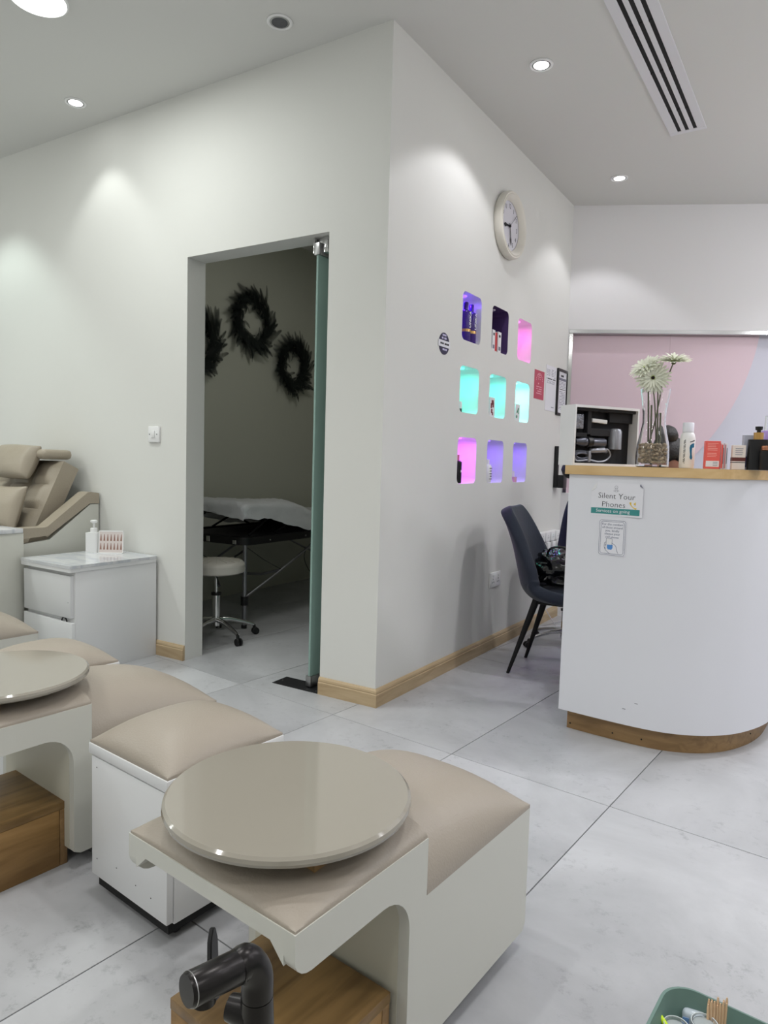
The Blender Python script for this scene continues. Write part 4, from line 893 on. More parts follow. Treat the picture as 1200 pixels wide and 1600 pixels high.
gerbera([(0.018, -0.008, 0.095), (0.012, 0.0, 0.20), (0.006, 0.004, 0.30), (-0.006, 0.0, 0.345)], (-0.010, -0.012, 0.352), (0.05, -0.9, -0.12), 0.070, True, 'cream gerbera with a dark eye facing the camera, lower of the left pair')
gerbera([(-0.016, 0.006, 0.095), (0.004, 0.004, 0.19), (0.016, 0, 0.27), (0.022, 0, 0.32), (0.044, 0, 0.365), (0.058, 0.0, 0.405)], (0.060, 0.0, 0.412), (0.10, -0.28, 0.95), 0.072, False, 'cream gerbera seen from the side on a long curved stem at right')
for k, (a, b) in enumerate((((-0.02, 0.01, 0.095), (-0.028, 0.0, 0.312)), ((-0.005, -0.02, 0.095), (-0.012, -0.006, 0.245)), ((0.024, 0.006, 0.095), (0.022, 0.0, 0.215)), ((0.012, 0.02, 0.095), (0.010, 0.014, 0.215)))):
    o = tube('cut_stem', [Vector(va.location)+Vector(a), Vector(va.location)+(Vector(a)+Vector(b))/2, Vector(va.location)+Vector(b)], 0.0036, mStem, None, 8)
    tag(o, ['tallest headless flower stem in the vase, at its left side', 'headless stem leaning left inside the vase neck', 'short headless stem standing at the right inside the vase', 'short headless stem behind the others in the vase'][k], 'flower stem', 'headless stems in the vase')

def at(px, py, y):
    d = Fw+Rv*((px-600)/F_PX)-Uv*((py-800)/F_PX); t = (y-CAM.y)/d.y; return CAM+d*t
def cthing(name, px, y, rz, label, cat):
    p = at(px, 731, y); return empty(name, (p.x, y, TZ), rz, label, cat)
FC = Matrix(((1, 0, 0, 0), (0, 0, -1, 0), (0, 1, 0, 0), (0, 0, 0, 1)))   # text plane -> faces -y
def clabel(t, s, size, mat, x, y, z, xs=1.0): return text_mesh('lettering', s, size, mat, t, Matrix.Translation((x, y, z)) @ FC, xs=xs)
# foot spray bottle
t = cthing('foot_lotion_bottle', 1072, 0.33, 0.50, 'white bottle with blue footprint print, standing right of the vase', 'bottle')
lathe('bottle_body', [(0, 0), (0.025, 0), (0.0275, 0.004), (0.0275, 0.115), (0.024, 0.130), (0.019, 0.138), (0, 0.138)], mWhitePl, t, n=32)
lathe('cap', [(0, 0.1385), (0.0205, 0.1385), (0.0205, 0.172), (0.018, 0.175), (0, 0.175)], M('translucent_white', rgb(225, 226, 234), 0.25), t, n=28)
mFoot = M('blue_foot_print', rgb(20, 104, 140), 0.5)
def oncyl(name, poly, r, mat, parent, n=1):
    bm = bm_new(); vs = [bm.verts.new((r*math.sin(x/r), -r*math.cos(x/r), z)) for x, z in poly]; v2 = [bm.verts.new(((r-0.0008)*math.sin(x/r), -(r-0.0008)*math.cos(x/r), z)) for x, z in poly]
    bm.faces.new(vs)
    for k in range(len(vs)): bm.faces.new((vs[k], vs[(k+1) % len(vs)], v2[(k+1) % len(vs)], v2[k]))
    return finish(name, bm, mat, parent)
for i_, seg in enumerate([[(0.000, 0.088), (0.008, 0.094), (0.018, 0.096), (0.018, 0.080), (0.008, 0.078)], [(0.000, 0.088), (0.008, 0.078), (0.007, 0.066), (-0.001, 0.066), (-0.002, 0.078)], [(-0.001, 0.066), (0.007, 0.066), (0.008, 0.052), (0.001, 0.052)], [(0.001, 0.052), (0.008, 0.052), (0.011, 0.042), (0.009, 0.034), (0.003, 0.034), (0.000, 0.042)]]): oncyl('foot_print', seg, 0.0281, mFoot, t)
for k in range(5): oncyl('toe_print', [(0.001+0.0042*k-0.0014, 0.0985+0.0012*k), (0.001+0.0042*k+0.0014, 0.0985+0.0012*k), (0.001+0.0042*k+0.0014, 0.1025+0.0014*k), (0.001+0.0042*k-0.0014, 0.1025+0.0014*k)], 0.0281, mInk, t)
bm = bm_new()
for k in range(26):
    z = 0.020+k*0.0035; a = -0.62
    for j, a in enumerate((-0.80, -0.66)):
        if (k*7+j*3) % 5: 
            p = Vector((0.0279*math.sin(a), -0.0279*math.cos(a), z)); t2 = bmesh.new(); bmesh.ops.create_cube(t2, size=0.002); merge(bm, t2, Matrix.Translation(p))
finish('small_print', bm, mInk, t)
# red carton + slim ones
t = cthing('coral_carton', 1111, 0.320, 0.30, 'coral red carton with white print on the counter', 'box')
mCoral = M('coral_carton_paper', rgb(232, 100, 92), 0.5)
box('carton', -0.026, 0.026, -0.016, 0.016, 0, 0.105, mCoral, t, 0.001, 1); box('white_label', -0.023, 0.023, -0.0166, -0.0161, 0.008, 0.030, mPaper, t)
bm = bm_new(); rnd = random.Random(3)
for k in range(9):
    z = 0.045+k*0.0062
    if k in (3,): continue
    add_box(bm, -0.019, -0.019+rnd.uniform(0.028, 0.038), -0.0165, -0.0161, z, z+0.002)
finish('small_print', bm, M('pale_coral_ink', rgb(246, 176, 166), 0.6), t)
bm = bm_new(); 
for k in range(3): add_box(bm, 0.002, 0.018, -0.0170, -0.0166, 0.012+k*0.006, 0.014+k*0.006)
finish('small_print', bm, mInkG, t)
for k, (px, c, lab) in enumerate(((1125.5, mCoral, 'thin coral-edged sachet box right behind the coral carton'), (1131, mPaper, 'thin white sachet box, rightmost beside the coral carton'))):
    t = cthing('thin_carton', px, 0.345, 0.30, lab, 'box'); box('carton', -0.0055, 0.0055, -0.018, 0.018, 0, 0.098, mPaper, t, 0.0005, 1); box('edge_stripe', -0.004, -0.001 if k else 0.002, -0.0187, -0.0182, 0.003, 0.092, mCoral if k == 0 else M('rose_ink', rgb(190, 100, 110), 0.6), t)
    box('print_block', 0.002, 0.0045, -0.0186, -0.0182, 0.02, 0.08, mInkG, t)
t = cthing('cream_brown_carton', 1152, 0.33, 0.25, 'small cream carton with brown stripe on the counter', 'box')
box('carton', -0.022, 0.022, -0.018, 0.018, 0, 0.090, M('cream_carton', rgb(228, 216, 208), 0.5), t, 0.001, 1); box('brown_band', -0.0222, 0.0222, -0.0184, 0.0184, 0.031, 0.045, M('brown_print2', rgb(96, 44, 38), 0.5), t); box('dark_band', -0.0222, 0.0222, -0.0184, 0.0184, 0.025, 0.0275, mInk, t)
for k in range(4): box('print_block', -0.013, 0.013-0.002*(k % 2), -0.0184, -0.0181, 0.076-0.0075*k, 0.0785-0.0075*k, mInkG, t)
t = cthing('silver_blue_carton', 1171, 0.39, 0.25, 'tall silver and navy carton behind the black pump bottle', 'box')
box('carton', -0.028, 0.020, -0.018, 0.018, 0, 0.131, M('silver_card', rgb(184, 188, 204), 0.35), t, 0.001, 1); box('navy_panel', -0.027, 0.019, -0.0184, -0.0181, 0.010, 0.050, M('navy_card', rgb(52, 54, 96), 0.4), t)
t = cthing('black_pump_bottle', 1182, 0.345, 0.2, 'black pump bottle with gold collar at the right end of the counter', 'bottle')
bm = bm_new(); add_prism(bm, rrect(0, 0, 0.066, 0.040, 0.010, 4), 'Z', 0, 0.112); bmesh.ops.bevel(bm, geom=[e for e in bm.edges if e.calc_face_angle(0) > 1.2], offset=0.004, segments=2, affect='EDGES'); finish('bottle_body', bm, mBlack, t, True, 0.6)
lathe('gold_collar', [(0, 0.1125), (0.017, 0.1125), (0.017, 0.138), (0, 0.138)], mGold, t, n=24); lathe('pump', [(0, 0.1385), (0.007, 0.1385), (0.007, 0.146), (0.012, 0.148), (0.013, 0.160), (0, 0.161)], mBlack, t, n=20)
t = cthing('short_black_bottle', 1196, 0.315, 0, 'short black bottle with copper band cap at the right frame edge', 'bottle')
lathe('bottle_body', [(0, 0), (0.021, 0), (0.0225, 0.004), (0.0225, 0.070), (0, 0.070)], mBlack, t, n=28); lathe('cap', [(0, 0.0705), (0.017, 0.0705), (0.019, 0.074), (0.017, 0.077), (0.019, 0.082), (0.018, 0.088), (0, 0.088)], M('copper', rgb(200, 140, 110), 0.25, 0.8), t, n=28)
t = cthing('purple_bottle', 1200, 0.44, 0, 'translucent lavender bottle standing behind the black bottles', 'bottle')
lathe('bottle_body', [(0, 0), (0.034, 0), (0.037, 0.004), (0.037, 0.138), (0.028, 0.150), (0, 0.150)], M('lavender_plastic', rgb(178, 150, 214), 0.25, var=0.15, vscale=40), t, n=28); lathe('cap', [(0, 0.1505), (0.022, 0.1505), (0.020, 0.205), (0, 0.207)], mClearPl, t, n=24)

# ================================================================== VELVET CHAIR
def make_chair(label):
    t = empty('velvet_dining_chair', (0.305, 1.0, 0), 0.065, label, 'chair')
    prof = crom([(0.47, 0.420), (0.40, 0.426), (0.25, 0.412), (0.12, 0.412), (0.050, 0.460), (0.020, 0.56), (-0.010, 0.68), (-0.050, 0.80), (-0.074, 0.868)], 4)
    N = len(prof); wd = []; kk = []
    for i in range(N):
        t_ = i/(N-1)
        wv = [(0, 0.200), (0.1, 0.225), (0.4, 0.235), (0.6, 0.215), (0.75, 0.185), (0.9, 0.160), (0.97, 0.135), (1, 0.095)]
        for (a, b), (c, d) in zip(wv, wv[1:]):
            if a <= t_ <= c: wd.append(b+(d-b)*(t_-a)/(c-a)); break
        kv = [(0, 0.0), (0.25, 0.02), (0.45, 0.10), (0.6, 0.10), (0.8, 0.05), (0.92, 0.015), (1, 0.0)]
        for (a, b), (c, d) in zip(kv, kv[1:]):
            if a <= t_ <= c: kk.append(b+(d-b)*(t_-a)/(c-a)); break
    bm = bm_new(); S = 14; G = []
    for i in range(N):
        tan = (prof[min(i+1, N-1)]-prof[max(i-1, 0)]).normalized(); nrm = Vector((tan.y, -tan.x)) # towards the sitter
        if nrm.dot(Vector((0.5, 1))) < 0: nrm = -nrm
        row = []
        for j in range(S+1):
            s = -1+2*j/S; q = prof[i]+nrm*(kk[i]*abs(s)**2.4); row.append(bm.verts.new((q.x, wd[i]*s*(1-0.06*abs(s)**3)-0.025, q.y)))
        G.append(row)
    for i in range(N-1):
        for j in range(S): bm.faces.new((G[i][j], G[i+1][j], G[i+1][j+1], G[i][j+1]))
    sh = finish('seat_shell', bm, mVelvet, t, True)
    md = sh.modifiers.new('solid', 'SOLIDIFY'); md.thickness = 0.062; md.offset = 0; md2 = sh.modifiers.new('sub', 'SUBSURF'); md2.levels = 2; md2.render_levels = 2
    dg = bpy.context.evaluated_depsgraph_get(); dg.update(); me = D.meshes.new_from_object(sh.evaluated_get(dg)); sh.modifiers.clear(); sh.data = me
    for p in me.polygons: p.use_smooth = True
    def fzc(a, b): 
        e = max(abs(2*a-1), abs(2*b-1)); return 0.430, 0.440+0.035*(1-e**4)
    finish('seat_pad', cushion_mesh(0.10, 0.46, -0.19, 0.19, fzc, 12, 12), mVelvet, t, True, 1.0)
    box('under_frame', 0.10, 0.40, -0.13, 0.13, 0.374, 0.386, mBlackM, t, 0.004)
    for sx, sy in ((0, -1), (0, 1), (1, -1), (1, 1)):
        tp = Vector((0.11 if sx == 0 else 0.37, 0.115*sy, 0.392)); bt = Vector((-0.010 if sx == 0 else 0.45, 0.170*sy, 0.0))
        tube('leg', [tp, bt], [0.019, 0.0085], mBlackM, t, 16)
    return t
chA = make_chair('slate velvet bucket chair with black tapered legs, holding the shiny bag')
# bag
bm = bm_new(); bmesh.ops.create_icosphere(bm, subdivisions=5, radius=1.0)
for v in bm.verts:
    p = v.co.copy(); f = 0
    for o_, sc_, am in ((0, 1.6, 0.20), (3, 3.5, 0.11), (9, 7.0, 0.03)):
        f += am*(1-2*abs(noise.noise(p*sc_+Vector((o_, o_*2, 1)))*1.6))
    q = p*(1+f-0.12); x, y, z = q; sq = lambda a: math.copysign(abs(a)**0.8, a)
    v.co = Vector((sq(x)*0.140, sq(y)*0.125, sq(z)*0.095))
mn = min(v.co.z for v in bm.verts)
for v in bm.verts: v.co.z = max(v.co.z, mn+0.03)
mBag = M('glossy_black_vinyl', rgb(12, 12, 14), 0.14, bump=0.15, bscale=14, coat=0.3)
bg = empty('shiny_black_bag', (0.530, 0.985, 0.560), 0.1, 'crumpled glossy black handbag lying on the slate velvet chair', 'bag')
finish('bag_body', bm, mBag, bg, True)
tube('bag_strap', crom([(-0.08, -0.06, 0.06), (-0.05, -0.08, 0.11), (0.03, -0.085, 0.115), (0.09, -0.07, 0.05)], 5), 0.006, mBag, bg, 8)
tube('zip', crom([(-0.10, -0.09, 0.03), (-0.03, -0.118, 0.035), (0.05, -0.115, 0.028), (0.10, -0.08, 0.03)], 5), 0.0025, mSteel, bg, 6)
# white metal folding stand on the floor beyond the chair
ws = empty('white_metal_stand', (0.20, 1.83, 0), 0, 'low white wire stand on the floor behind the velvet chair legs', 'stand')
mWM = M('white_metal', rgb(222, 222, 226), 0.35)
for (a, b) in (((-0.09, 0.0), (0.14, 0.28)), ((0.12, -0.10), (0.35, 0.18))): tube('base_bar', [(a[0], a[1], 0.012), (b[0], b[1], 0.012)], 0.011, mWM, ws, 10)
for (a, b) in (((-0.09, 0.0, 0.02), (0.35, 0.18, 0.16)), ((0.14, 0.28, 0.02), (0.12, -0.10, 0.16)), ((-0.09, 0.0, 0.02), (-0.05, 0.05, 0.16)), ((0.12, -0.10, 0.02), (-0.05, 0.05, 0.16))): tube('wire', [a, b], 0.003, mWM, ws, 6)

# ================================================================== TREATMENT ROOM
def make_stool(label):
    t = empty('wheeled_stool', (-1.405, 0.440, 0), 0.0, label, 'stool')
    lathe('seat', [(0, 0.398), (0.150, 0.398), (0.166, 0.406), (0.170, 0.420), (0.166, 0.436), (0.168, 0.444), (0.166, 0.456), (0.150, 0.470), (0.08, 0.478), (0, 0.480)], M('white_leatherette', rgb(206, 202, 194), 0.35), t, n=48)
    lathe('seat_plate', [(0, 0.386), (0.06, 0.386), (0.06, 0.3975), (0, 0.3975)], mSteel, t, n=28)
    for k in range(8):
        a = PI*k/8; tube('stitch_line', [(0.15*math.cos(a)*f, 0.15*math.sin(a)*f, 0.4785 if abs(f) < 0.6 else 0.4735) for f in (-1, -0.5, 0, 0.5, 1)], 0.0012, mCreamIn, t, 5)
    lathe('piston', [(0, 0.27), (0.011, 0.27), (0.011, 0.3855), (0, 0.3855)], mChrome, t, n=20); lathe('gas_collar', [(0, 0.262), (0.030, 0.262), (0.030, 0.276), (0.0115, 0.278)], mBlack, t, n=24); lathe('column', [(0, 0.075), (0.024, 0.075), (0.024, 0.2615), (0, 0.2615)], mChrome, t, n=24)
    tube('height_lever', [(0.03, -0.03, 0.380), (0.08, -0.07, 0.372), (0.12, -0.10, 0.345)], [0.004, 0.004, 0.010], mBlack, t, 8)
    for k in range(5):
        a = -0.24+2*PI*k/5; ca, sa = math.cos(a), math.sin(a)
        tube('base_leg', [(0.020*ca, 0.020*sa, 0.112), (0.09*ca, 0.09*sa, 0.108), (0.17*ca, 0.17*sa, 0.085), (0.235*ca, 0.235*sa, 0.062)], [0.017, 0.014, 0.012, 0.010], mChrome, t, 10)
        bm = bm_new()
        for sgn in (-1, 1):
            b2 = bmesh.new(); add_lathe(b2, [(0, -0.005), (0.020, -0.005), (0.022, -0.003), (0.022, 0.003), (0.020, 0.005), (0, 0.005)], n=18); merge(bm, b2, Matrix.Translation((0.245*ca-sgn*0.012*sa, 0.245*sa+sgn*0.012*ca, 0.022)) @ Matrix.Rotation(a, 4, 'Z') @ Matrix.Rotation(PI/2, 4, 'X'))
        add_tube(bm, [(0.236*ca, 0.236*sa, 0.062), (0.240*ca, 0.240*sa, 0.028)], [0.008, 0.012], 8)
        finish('caster', bm, mBlack, t, True, 0.6)
    return t
stl = make_stool('white round wheeled stool with chrome base inside the dark treatment room')
# massage table
mt = empty('massage_table', (-1.40, 0.68, 0), 0, 'black folding massage table with aluminium legs behind the doorway', 'massage table')
TW, TL = 0.70, 1.85
def rail(z0, z1):
    bm = bm_new(); o = rrect(-TW/2, TL/2, TW, TL, 0.07, 5); i = rrect(-TW/2, TL/2, TW-0.07, TL-0.07, 0.05, 5)
    vo = [(bm.verts.new((x, y, z0)), bm.verts.new((x, y, z1))) for x, y in o]; vi = [(bm.verts.new((x, y, z0)), bm.verts.new((x, y, z1))) for x, y in i]; n = len(o)
    for k in range(n):
        l = (k+1) % n
        bm.faces.new((vo[k][0], vo[l][0], vo[l][1], vo[k][1])); bm.faces.new((vi[k][0], vi[k][1], vi[l][1], vi[l][0])); bm.faces.new((vo[k][1], vo[l][1], vi[l][1], vi[k][1])); bm.faces.new((vo[k][0], vi[k][0], vi[l][0], vo[l][0]))
    return finish('table_frame', bm, mBlack, mt, True, 0.5)
rail(0.535, 0.585)
mGreyP = M('grey_vinyl_board', rgb(120, 120, 122), 0.5)
box('base_board', -TW+0.036, -0.036, 0.036, TL-0.036, 0.560, 0.574, mGreyP, mt)
prof_t = crom([(0.0, 0.775), (0.30, 0.765), (0.55, 0.735), (0.80, 0.660), (1.0, 0.640), (1.80, 0.640)], 5)
bm = bm_new(); poly = [(p.x, p.y) for p in prof_t]+[(p.x, p.y-0.05) for p in prof_t[::-1]]; add_prism(bm, poly, 'X', -TW+0.02, -0.02); finish('padded_top', bm, M('dark_vinyl', rgb(34, 30, 32), 0.4), mt, True, 0.7)
for x in (-0.06, -TW+0.06):
    tube('lift_strut', [(x, 0.36, 0.590), (x, 0.56, 0.668)], 0.008, mBlack, mt, 8); tube('lift_strut', [(x, 0.56, 0.668), (x, 0.74, 0.590)], 0.008, mBlack, mt, 8); tube('lift_strut', [(x, 0.10, 0.590), (x, 0.30, 0.705)], 0.010, mBlack, mt, 8)
mAlu = M('aluminium', rgb(150, 150, 155), 0.35, 0.9)
for (x, y) in ((-0.03, 0.035), (-TW+0.03, 0.035), (-0.03, TL-0.035), (-TW+0.03, TL-0.035)):
    lg = tube('leg', [(x, y, 0.02), (x, y, 0.534)], 0.014, mAlu, mt, 14); tube('leg_clamp', [(x, y, 0.150), (x, y, 0.205)], 0.024, mBlack, mt, 14); tube('rubber_foot', [(x, y, 0.0), (x, y, 0.022)], 0.018, mBlack, mt, 12)
for (x, y) in ((0.001, 0.24), (0.001, 0.62), (0.001, 1.0)): lathe('rivet', [(0, 0), (0.006, 0), (0.005, 0.003), (0, 0.004)], mChrome, mt, n=12, M4=Matrix.Translation((x, y, 0.555)) @ Matrix.Rotation(PI/2, 4, 'Y'))
box('latch', -0.10, -0.07, -0.007, -0.0005, 0.540, 0.565, mChrome, mt, 0.001, 1); box('latch', -0.33, -0.30, -0.007, -0.0005, 0.540, 0.575, mChrome, mt, 0.001, 1)
for x in (-0.03, -TW+0.03):
    tube('brace', [(x, 0.045, 0.20), (x, 0.40, 0.335)], 0.008, mAlu, mt, 8); tube('brace', [(x, 0.36, 0.320), (x, 0.86, 0.530)], 0.009, mAlu, mt, 8)
    tube('brace', [(x, TL-0.045, 0.20), (x, 1.0, 0.530)], 0.008, mAlu, mt, 8)
    tube('brace_cable', [(x, 0.05, 0.52), (x, 0.22, 0.42), (x, 0.40, 0.335)], 0.002, mBlack, mt, 6)
tube('cross_bar', [(-0.03, 0.40, 0.335), (-0.18, 0.36, 0.292), (-TW/2, 0.33, 0.285), (-TW+0.18, 0.36, 0.292), (-TW+0.03, 0.40, 0.335)], 0.009, mAlu, mt, 10)
tube('end_brace', [(-0.04, 0.035, 0.50), (-0.20, 0.035, 0.40), (-TW/2, 0.036, 0.38)], 0.007, mBlack, mt, 8)
tube('brace_cable', crom([(-0.03, 0.78, 0.53), (-0.04, 0.66, 0.40), (-0.05, 0.80, 0.24), (-0.06, 1.05, 0.20), (-0.06, 1.3, 0.22)], 5), 0.0025, mBlack, mt, 6)
# draped plastic sheet
NXS, NYS = 46, 60; bm = bm_new(); G = []
def topz(y):
    for p, q in zip(prof_t, prof_t[1:]):
        if p.x <= y <= q.x: return p.y+(q.y-p.y)*(y-p.x)/max(1e-6, q.x-p.x)
    return prof_t[-1].y if y > 1 else prof_t[0].y
for j in range(NYS+1):
    yp = -0.14+1.96*j/NYS; y = max(yp, -0.015); drop = max(0, -0.015-yp); row = []
    hang = 0.09+0.06*min(1, max(0, (y-0.1)/0.4)) - 0.07*min(1, max(0, (y-0.6)/0.3)) + 0.018*noise.noise(Vector((y*6, 0.3, 0))) + 0.012*noise.noise(Vector((y*17, 2, 0)))
    for i in range(NXS+1):
        s = i/NXS*(TW+2*hang)-hang   # arc length from the right edge
        wz = 0.016*noise.noise(Vector((s*4, y*3.2, 5)))+0.010*noise.noise(Vector((s*11, y*8, 1)))+0.005*noise.noise(Vector((s*30, y*22, 1)))
        base = topz(y)+0.036+0.022*math.exp(-((y-0.50)/0.16)**2)*math.exp(-((s-0.16)/0.2)**2)
        sc = min(max(s, 0), TW); lim = 0.045+0.055*max(0, 1-sc/0.45)+0.015*noise.noise(Vector((s*14, 3, 7)))
        d_ = min(drop, lim); side = max(0, -s, s-TW)
        y_ = -0.015-0.022*(1 if drop > 0 else 0)-0.012*noise.noise(Vector((s*13, yp*9, 2)))*(1 if drop > 0 else 0) if drop > 0 else y
        if s < 0: x = 0.014+0.016*noise.noise(Vector((s*12, y*10, 3)))+abs(s)*0.12; z = base-0.012-side
        elif s > TW: x = -TW-0.014-0.012*noise.noise(Vector((s*12, y*10, 3))); z = base-0.012-side
        else: x = -s; z = base+wz-(0.010*(1-min(1, min(s, TW-s)/0.05)))
        if drop > 0: z = min(z, base-0.010-d_)+0.004*noise.noise(Vector((s*20, yp*20, 4)))
        row.append(bm.verts.new((x, y_, z)))
    G.append(row)
for j in range(NYS):
    for i in range(NXS): bm.faces.new((G[j][i], G[j][i+1], G[j+1][i+1], G[j+1][i]))
shm = M('thin_plastic_sheet', rgb(226, 228, 232), 0.3, alpha=0.88, bump=0.7, bscale=26)
shs = finish('plastic_sheet', bm, shm, None, True); shs.location = (-1.40, 0.68, 0)
tag(shs, 'thin crinkled translucent plastic sheet draped over the massage table', 'sheet')
# fern wreaths
def frond_mesh():
    bm = bm_new(); n = 15; L = 0.13
    def P(t): return Vector((t*L, 0.018*math.sin(t*2.2), 0.012*math.sin(t*PI)))
    for k in range(n):
        t = 0.08+0.9*k/(n-1); p = P(t); l = 0.030*(1-t)**0.6+0.004
        for sg_ in (-1, 1):
            a = p; b = p+Vector((0.010, sg_*l, -0.002)); c = p+Vector((0.0042, sg_*l*0.5, 0.001)); d_ = p+Vector((0.0045, 0, 0))
            vs = [bm.verts.new(q) for q in (a, c+Vector((-0.0035, 0, 0)), b, c+Vector((0.002, 0, 0)), d_)]; bm.faces.new(vs)
    add_tube(bm, [P(0), P(0.5), P(1)], [0.0014, 0.001, 0.0005], 3)
    me = D.meshes.new('fern_frond'); bm.to_mesh(me); bm.free(); me.materials.append(mFern); return me
FM = frond_mesh()
def wreath(y, z, R, label, seed, cnt=150):
    rnd = random.Random(seed); t = empty('fern_wreath', (-2.25, y, z), 0, label, 'wreath', 'dark fern wreaths on the treatment room wall')
    tube('vine_ring', [(0.022, R*math.cos(a)*(1+0.04*math.sin(3*a)), R*math.sin(a)*(1+0.04*math.sin(3*a))) for a in [2*PI*k/36 for k in range(37)]], 0.018, M('dark_vine', rgb(30, 30, 26), 0.8), t, 8)
    for k in range(cnt):
        a = 2*PI*k/cnt+rnd.uniform(-0.1, 0.1); side = rnd.choice((1, 1, 1, 1, -0.75)); ang = a+PI*0.5-rnd.uniform(-0.15, 0.95)
        if side < 0: ang = a+PI*0.75+rnd.uniform(-0.3, 0.3)
        rr = R*rnd.uniform(0.78, 1.28); o = D.objects.new('fern_frond', FM); COL.objects.link(o); o.parent = t
        o.location = (rnd.uniform(0.012, 0.045), rr*math.cos(a), rr*math.sin(a)); s = rnd.uniform(0.8, 1.3) if side > 0 else rnd.uniform(0.45, 0.8)
        dirv = Vector((rnd.uniform(0.0, 0.30), math.cos(ang), math.sin(ang))).normalized(); nz = Vector((1, rnd.uniform(-0.4, 0.4), rnd.uniform(-0.4, 0.4))); ny = nz.cross(dirv).normalized(); nz = dirv.cross(ny)
        o.rotation_euler = Matrix((dirv, ny, nz)).transposed().to_euler(); o.scale = (s, s, s)
    return t
wreath(1.645, 2.165, 0.168, 'dark green fern wreath hanging highest, middle of three in the treatment room', 11)
wreath(2.150, 1.880, 0.150, 'dark green fern wreath at lower right beside the glass door', 23)
wreath(1.040, 1.915, 0.168, 'dark green fern wreath at the left, half hidden by the door jamb', 37)

# ================================================================== FAUCET AND GREEN TRAY (NEAR THE CAMERA)
def atd(px, py, depth):
    return CAM+(Fw+Rv*((px-600)/F_PX)-Uv*((py-800)/F_PX))*depth
FDp = 0.68
fb = atd(401, 1600, FDp); FB = Vector((fb.x, fb.y, 0.470))
fa = empty('basin_faucet', FB, 0, 'gunmetal basin faucet with thick round spout in the left foreground', 'faucet')
def L_(px, py, d): return atd(px, py, d)-FB
k_ = FDp/F_PX
topc = L_(399, 1490, FDp); topc.x, topc.y = 0, 0
zt = topc.z
elbow = Vector((0, 0, zt)); tip = L_(291, 1549, 0.622)
bm = bm_new()
dirt = (tip-elbow).normalized()
pts = [Vector((0, 0, -0.0)), Vector((0, 0, zt-0.055)), Vector((0, 0, zt-0.030))]
add_tube(bm, [(0, 0, 0.0), (0, 0, 0.05), (0, 0, zt-0.040)], [0.0225, 0.0175, 0.0158], 28); finish('faucet_body', bm, mGun, fa, True, 0.7)
el = crom([Vector((0, 0, zt-0.039)), Vector((0, 0, zt-0.016))+dirt*0.001, Vector((0, 0, zt+0.001))+dirt*0.012, Vector((0, 0, zt))+dirt*0.022], 5)
tube('elbow', el, 0.0158, mGun, fa, 28)
s0 = Vector((0, 0, zt))+dirt*0.0225
ln = (tip-s0).length
tube('spout', [s0, s0+dirt*0.001, s0+dirt*(ln*0.5), s0+dirt*(ln-0.003), s0+dirt*ln], [0.0150, 0.0157, 0.0155, 0.0153, 0.0138], mGun, fa, 32)
tube('seam_ring', [s0-dirt*0.0012, s0+dirt*0.0006], 0.0160, mGun, fa, 32)
tube('end_ring', [s0+dirt*(ln-0.0045), s0+dirt*(ln-0.0035)], 0.0155, mSteel, fa, 32)
ao = s0+dirt*(ln-0.018); tube('aerator', [ao, ao+Vector((0, 0, -0.0185))], 0.0110, mGun, fa, 24)
hs = Vector((0, 0, zt-0.060)); hdv = L_(352, 1562, FDp+0.01); hdv = Vector((hdv.x, hdv.y, 0)).normalized()
tube('handle_hub', [hs+hdv*0.006, hs+hdv*0.030], [0.016, 0.0125], mGun, fa, 24)
hb_ = L_(333, 1557, 0.70); hup = L_(332, 1449, 0.715)
bm = bm_new(); hx = Vector((0, 0, 0)); pA = hb_+Vector((0, 0, -0.006)); pB = hup; n_ = 6; ring = []
wv = (pB-pA).normalized(); side = hdv.cross(wv).normalized(); thk = wv.cross(side).normalized()
for i in range(n_+1):
    t_ = i/n_; p = pA.lerp(pB, t_); ww = 0.0085*(1-0.25*t_)*(0.35 if i == n_ else 1); ring.append([bm.verts.new(p+side*a*ww+thk*b*0.0028) for a, b in ((-1, -1), (1, -1), (1, 1), (-1, 1))])
for a, b in zip(ring, ring[1:]):
    for k in range(4): bm.faces.new((a[k], a[(k+1) % 4], b[(k+1) % 4], b[k]))
bm.faces.new(ring[0]); bm.faces.new(ring[-1][::-1]); bmesh.ops.bevel(bm, geom=list(bm.edges), offset=0.001, segments=2, affect='EDGES')
finish('lever_handle', bm, mBlack, fa, True, 0.8)
# foot basin that carries the faucet (just below the frame)
fbz = 0.470; F0_ = Vector((math.sin(YAW), math.cos(YAW), 0)); bc = FB-F0_*0.215
ba_ = empty('foot_basin', (bc.x, bc.y, 0), -YAW, 'white foot basin surround carrying the faucet in the near foreground', 'foot basin')
bm = bm_new(); o_ = rrect(0, 0, 0.52, 0.50, 0.06, 6); i_ = rrect(0.0, -0.05, 0.42, 0.34, 0.08, 6)
A_ = [bm.verts.new((x, y, 0.0)) for x, y in o_]; B2 = [bm.verts.new((x, y, fbz-0.001)) for x, y in o_]; C_ = [bm.verts.new((x, y, fbz-0.001)) for x, y in i_]; D_ = [bm.verts.new((x*0.85, y*0.85, fbz-0.2)) for x, y in i_]; n = len(o_)
for k in range(n):
    l = (k+1) % n
    bm.faces.new((A_[k], A_[l], B2[l], B2[k])); bm.faces.new((B2[k], B2[l], C_[l], C_[k])); bm.faces.new((C_[k], C_[l], D_[l], D_[k]))
bm.faces.new(D_); bm.faces.new(A_[::-1]); finish('basin_shell', bm, mCream, ba_, True, 0.6)
lathe('drain', [(0, fbz-0.199), (0.02, fbz-0.199), (0.02, fbz-0.196), (0, fbz-0.196)], mChrome, ba_, n=20)

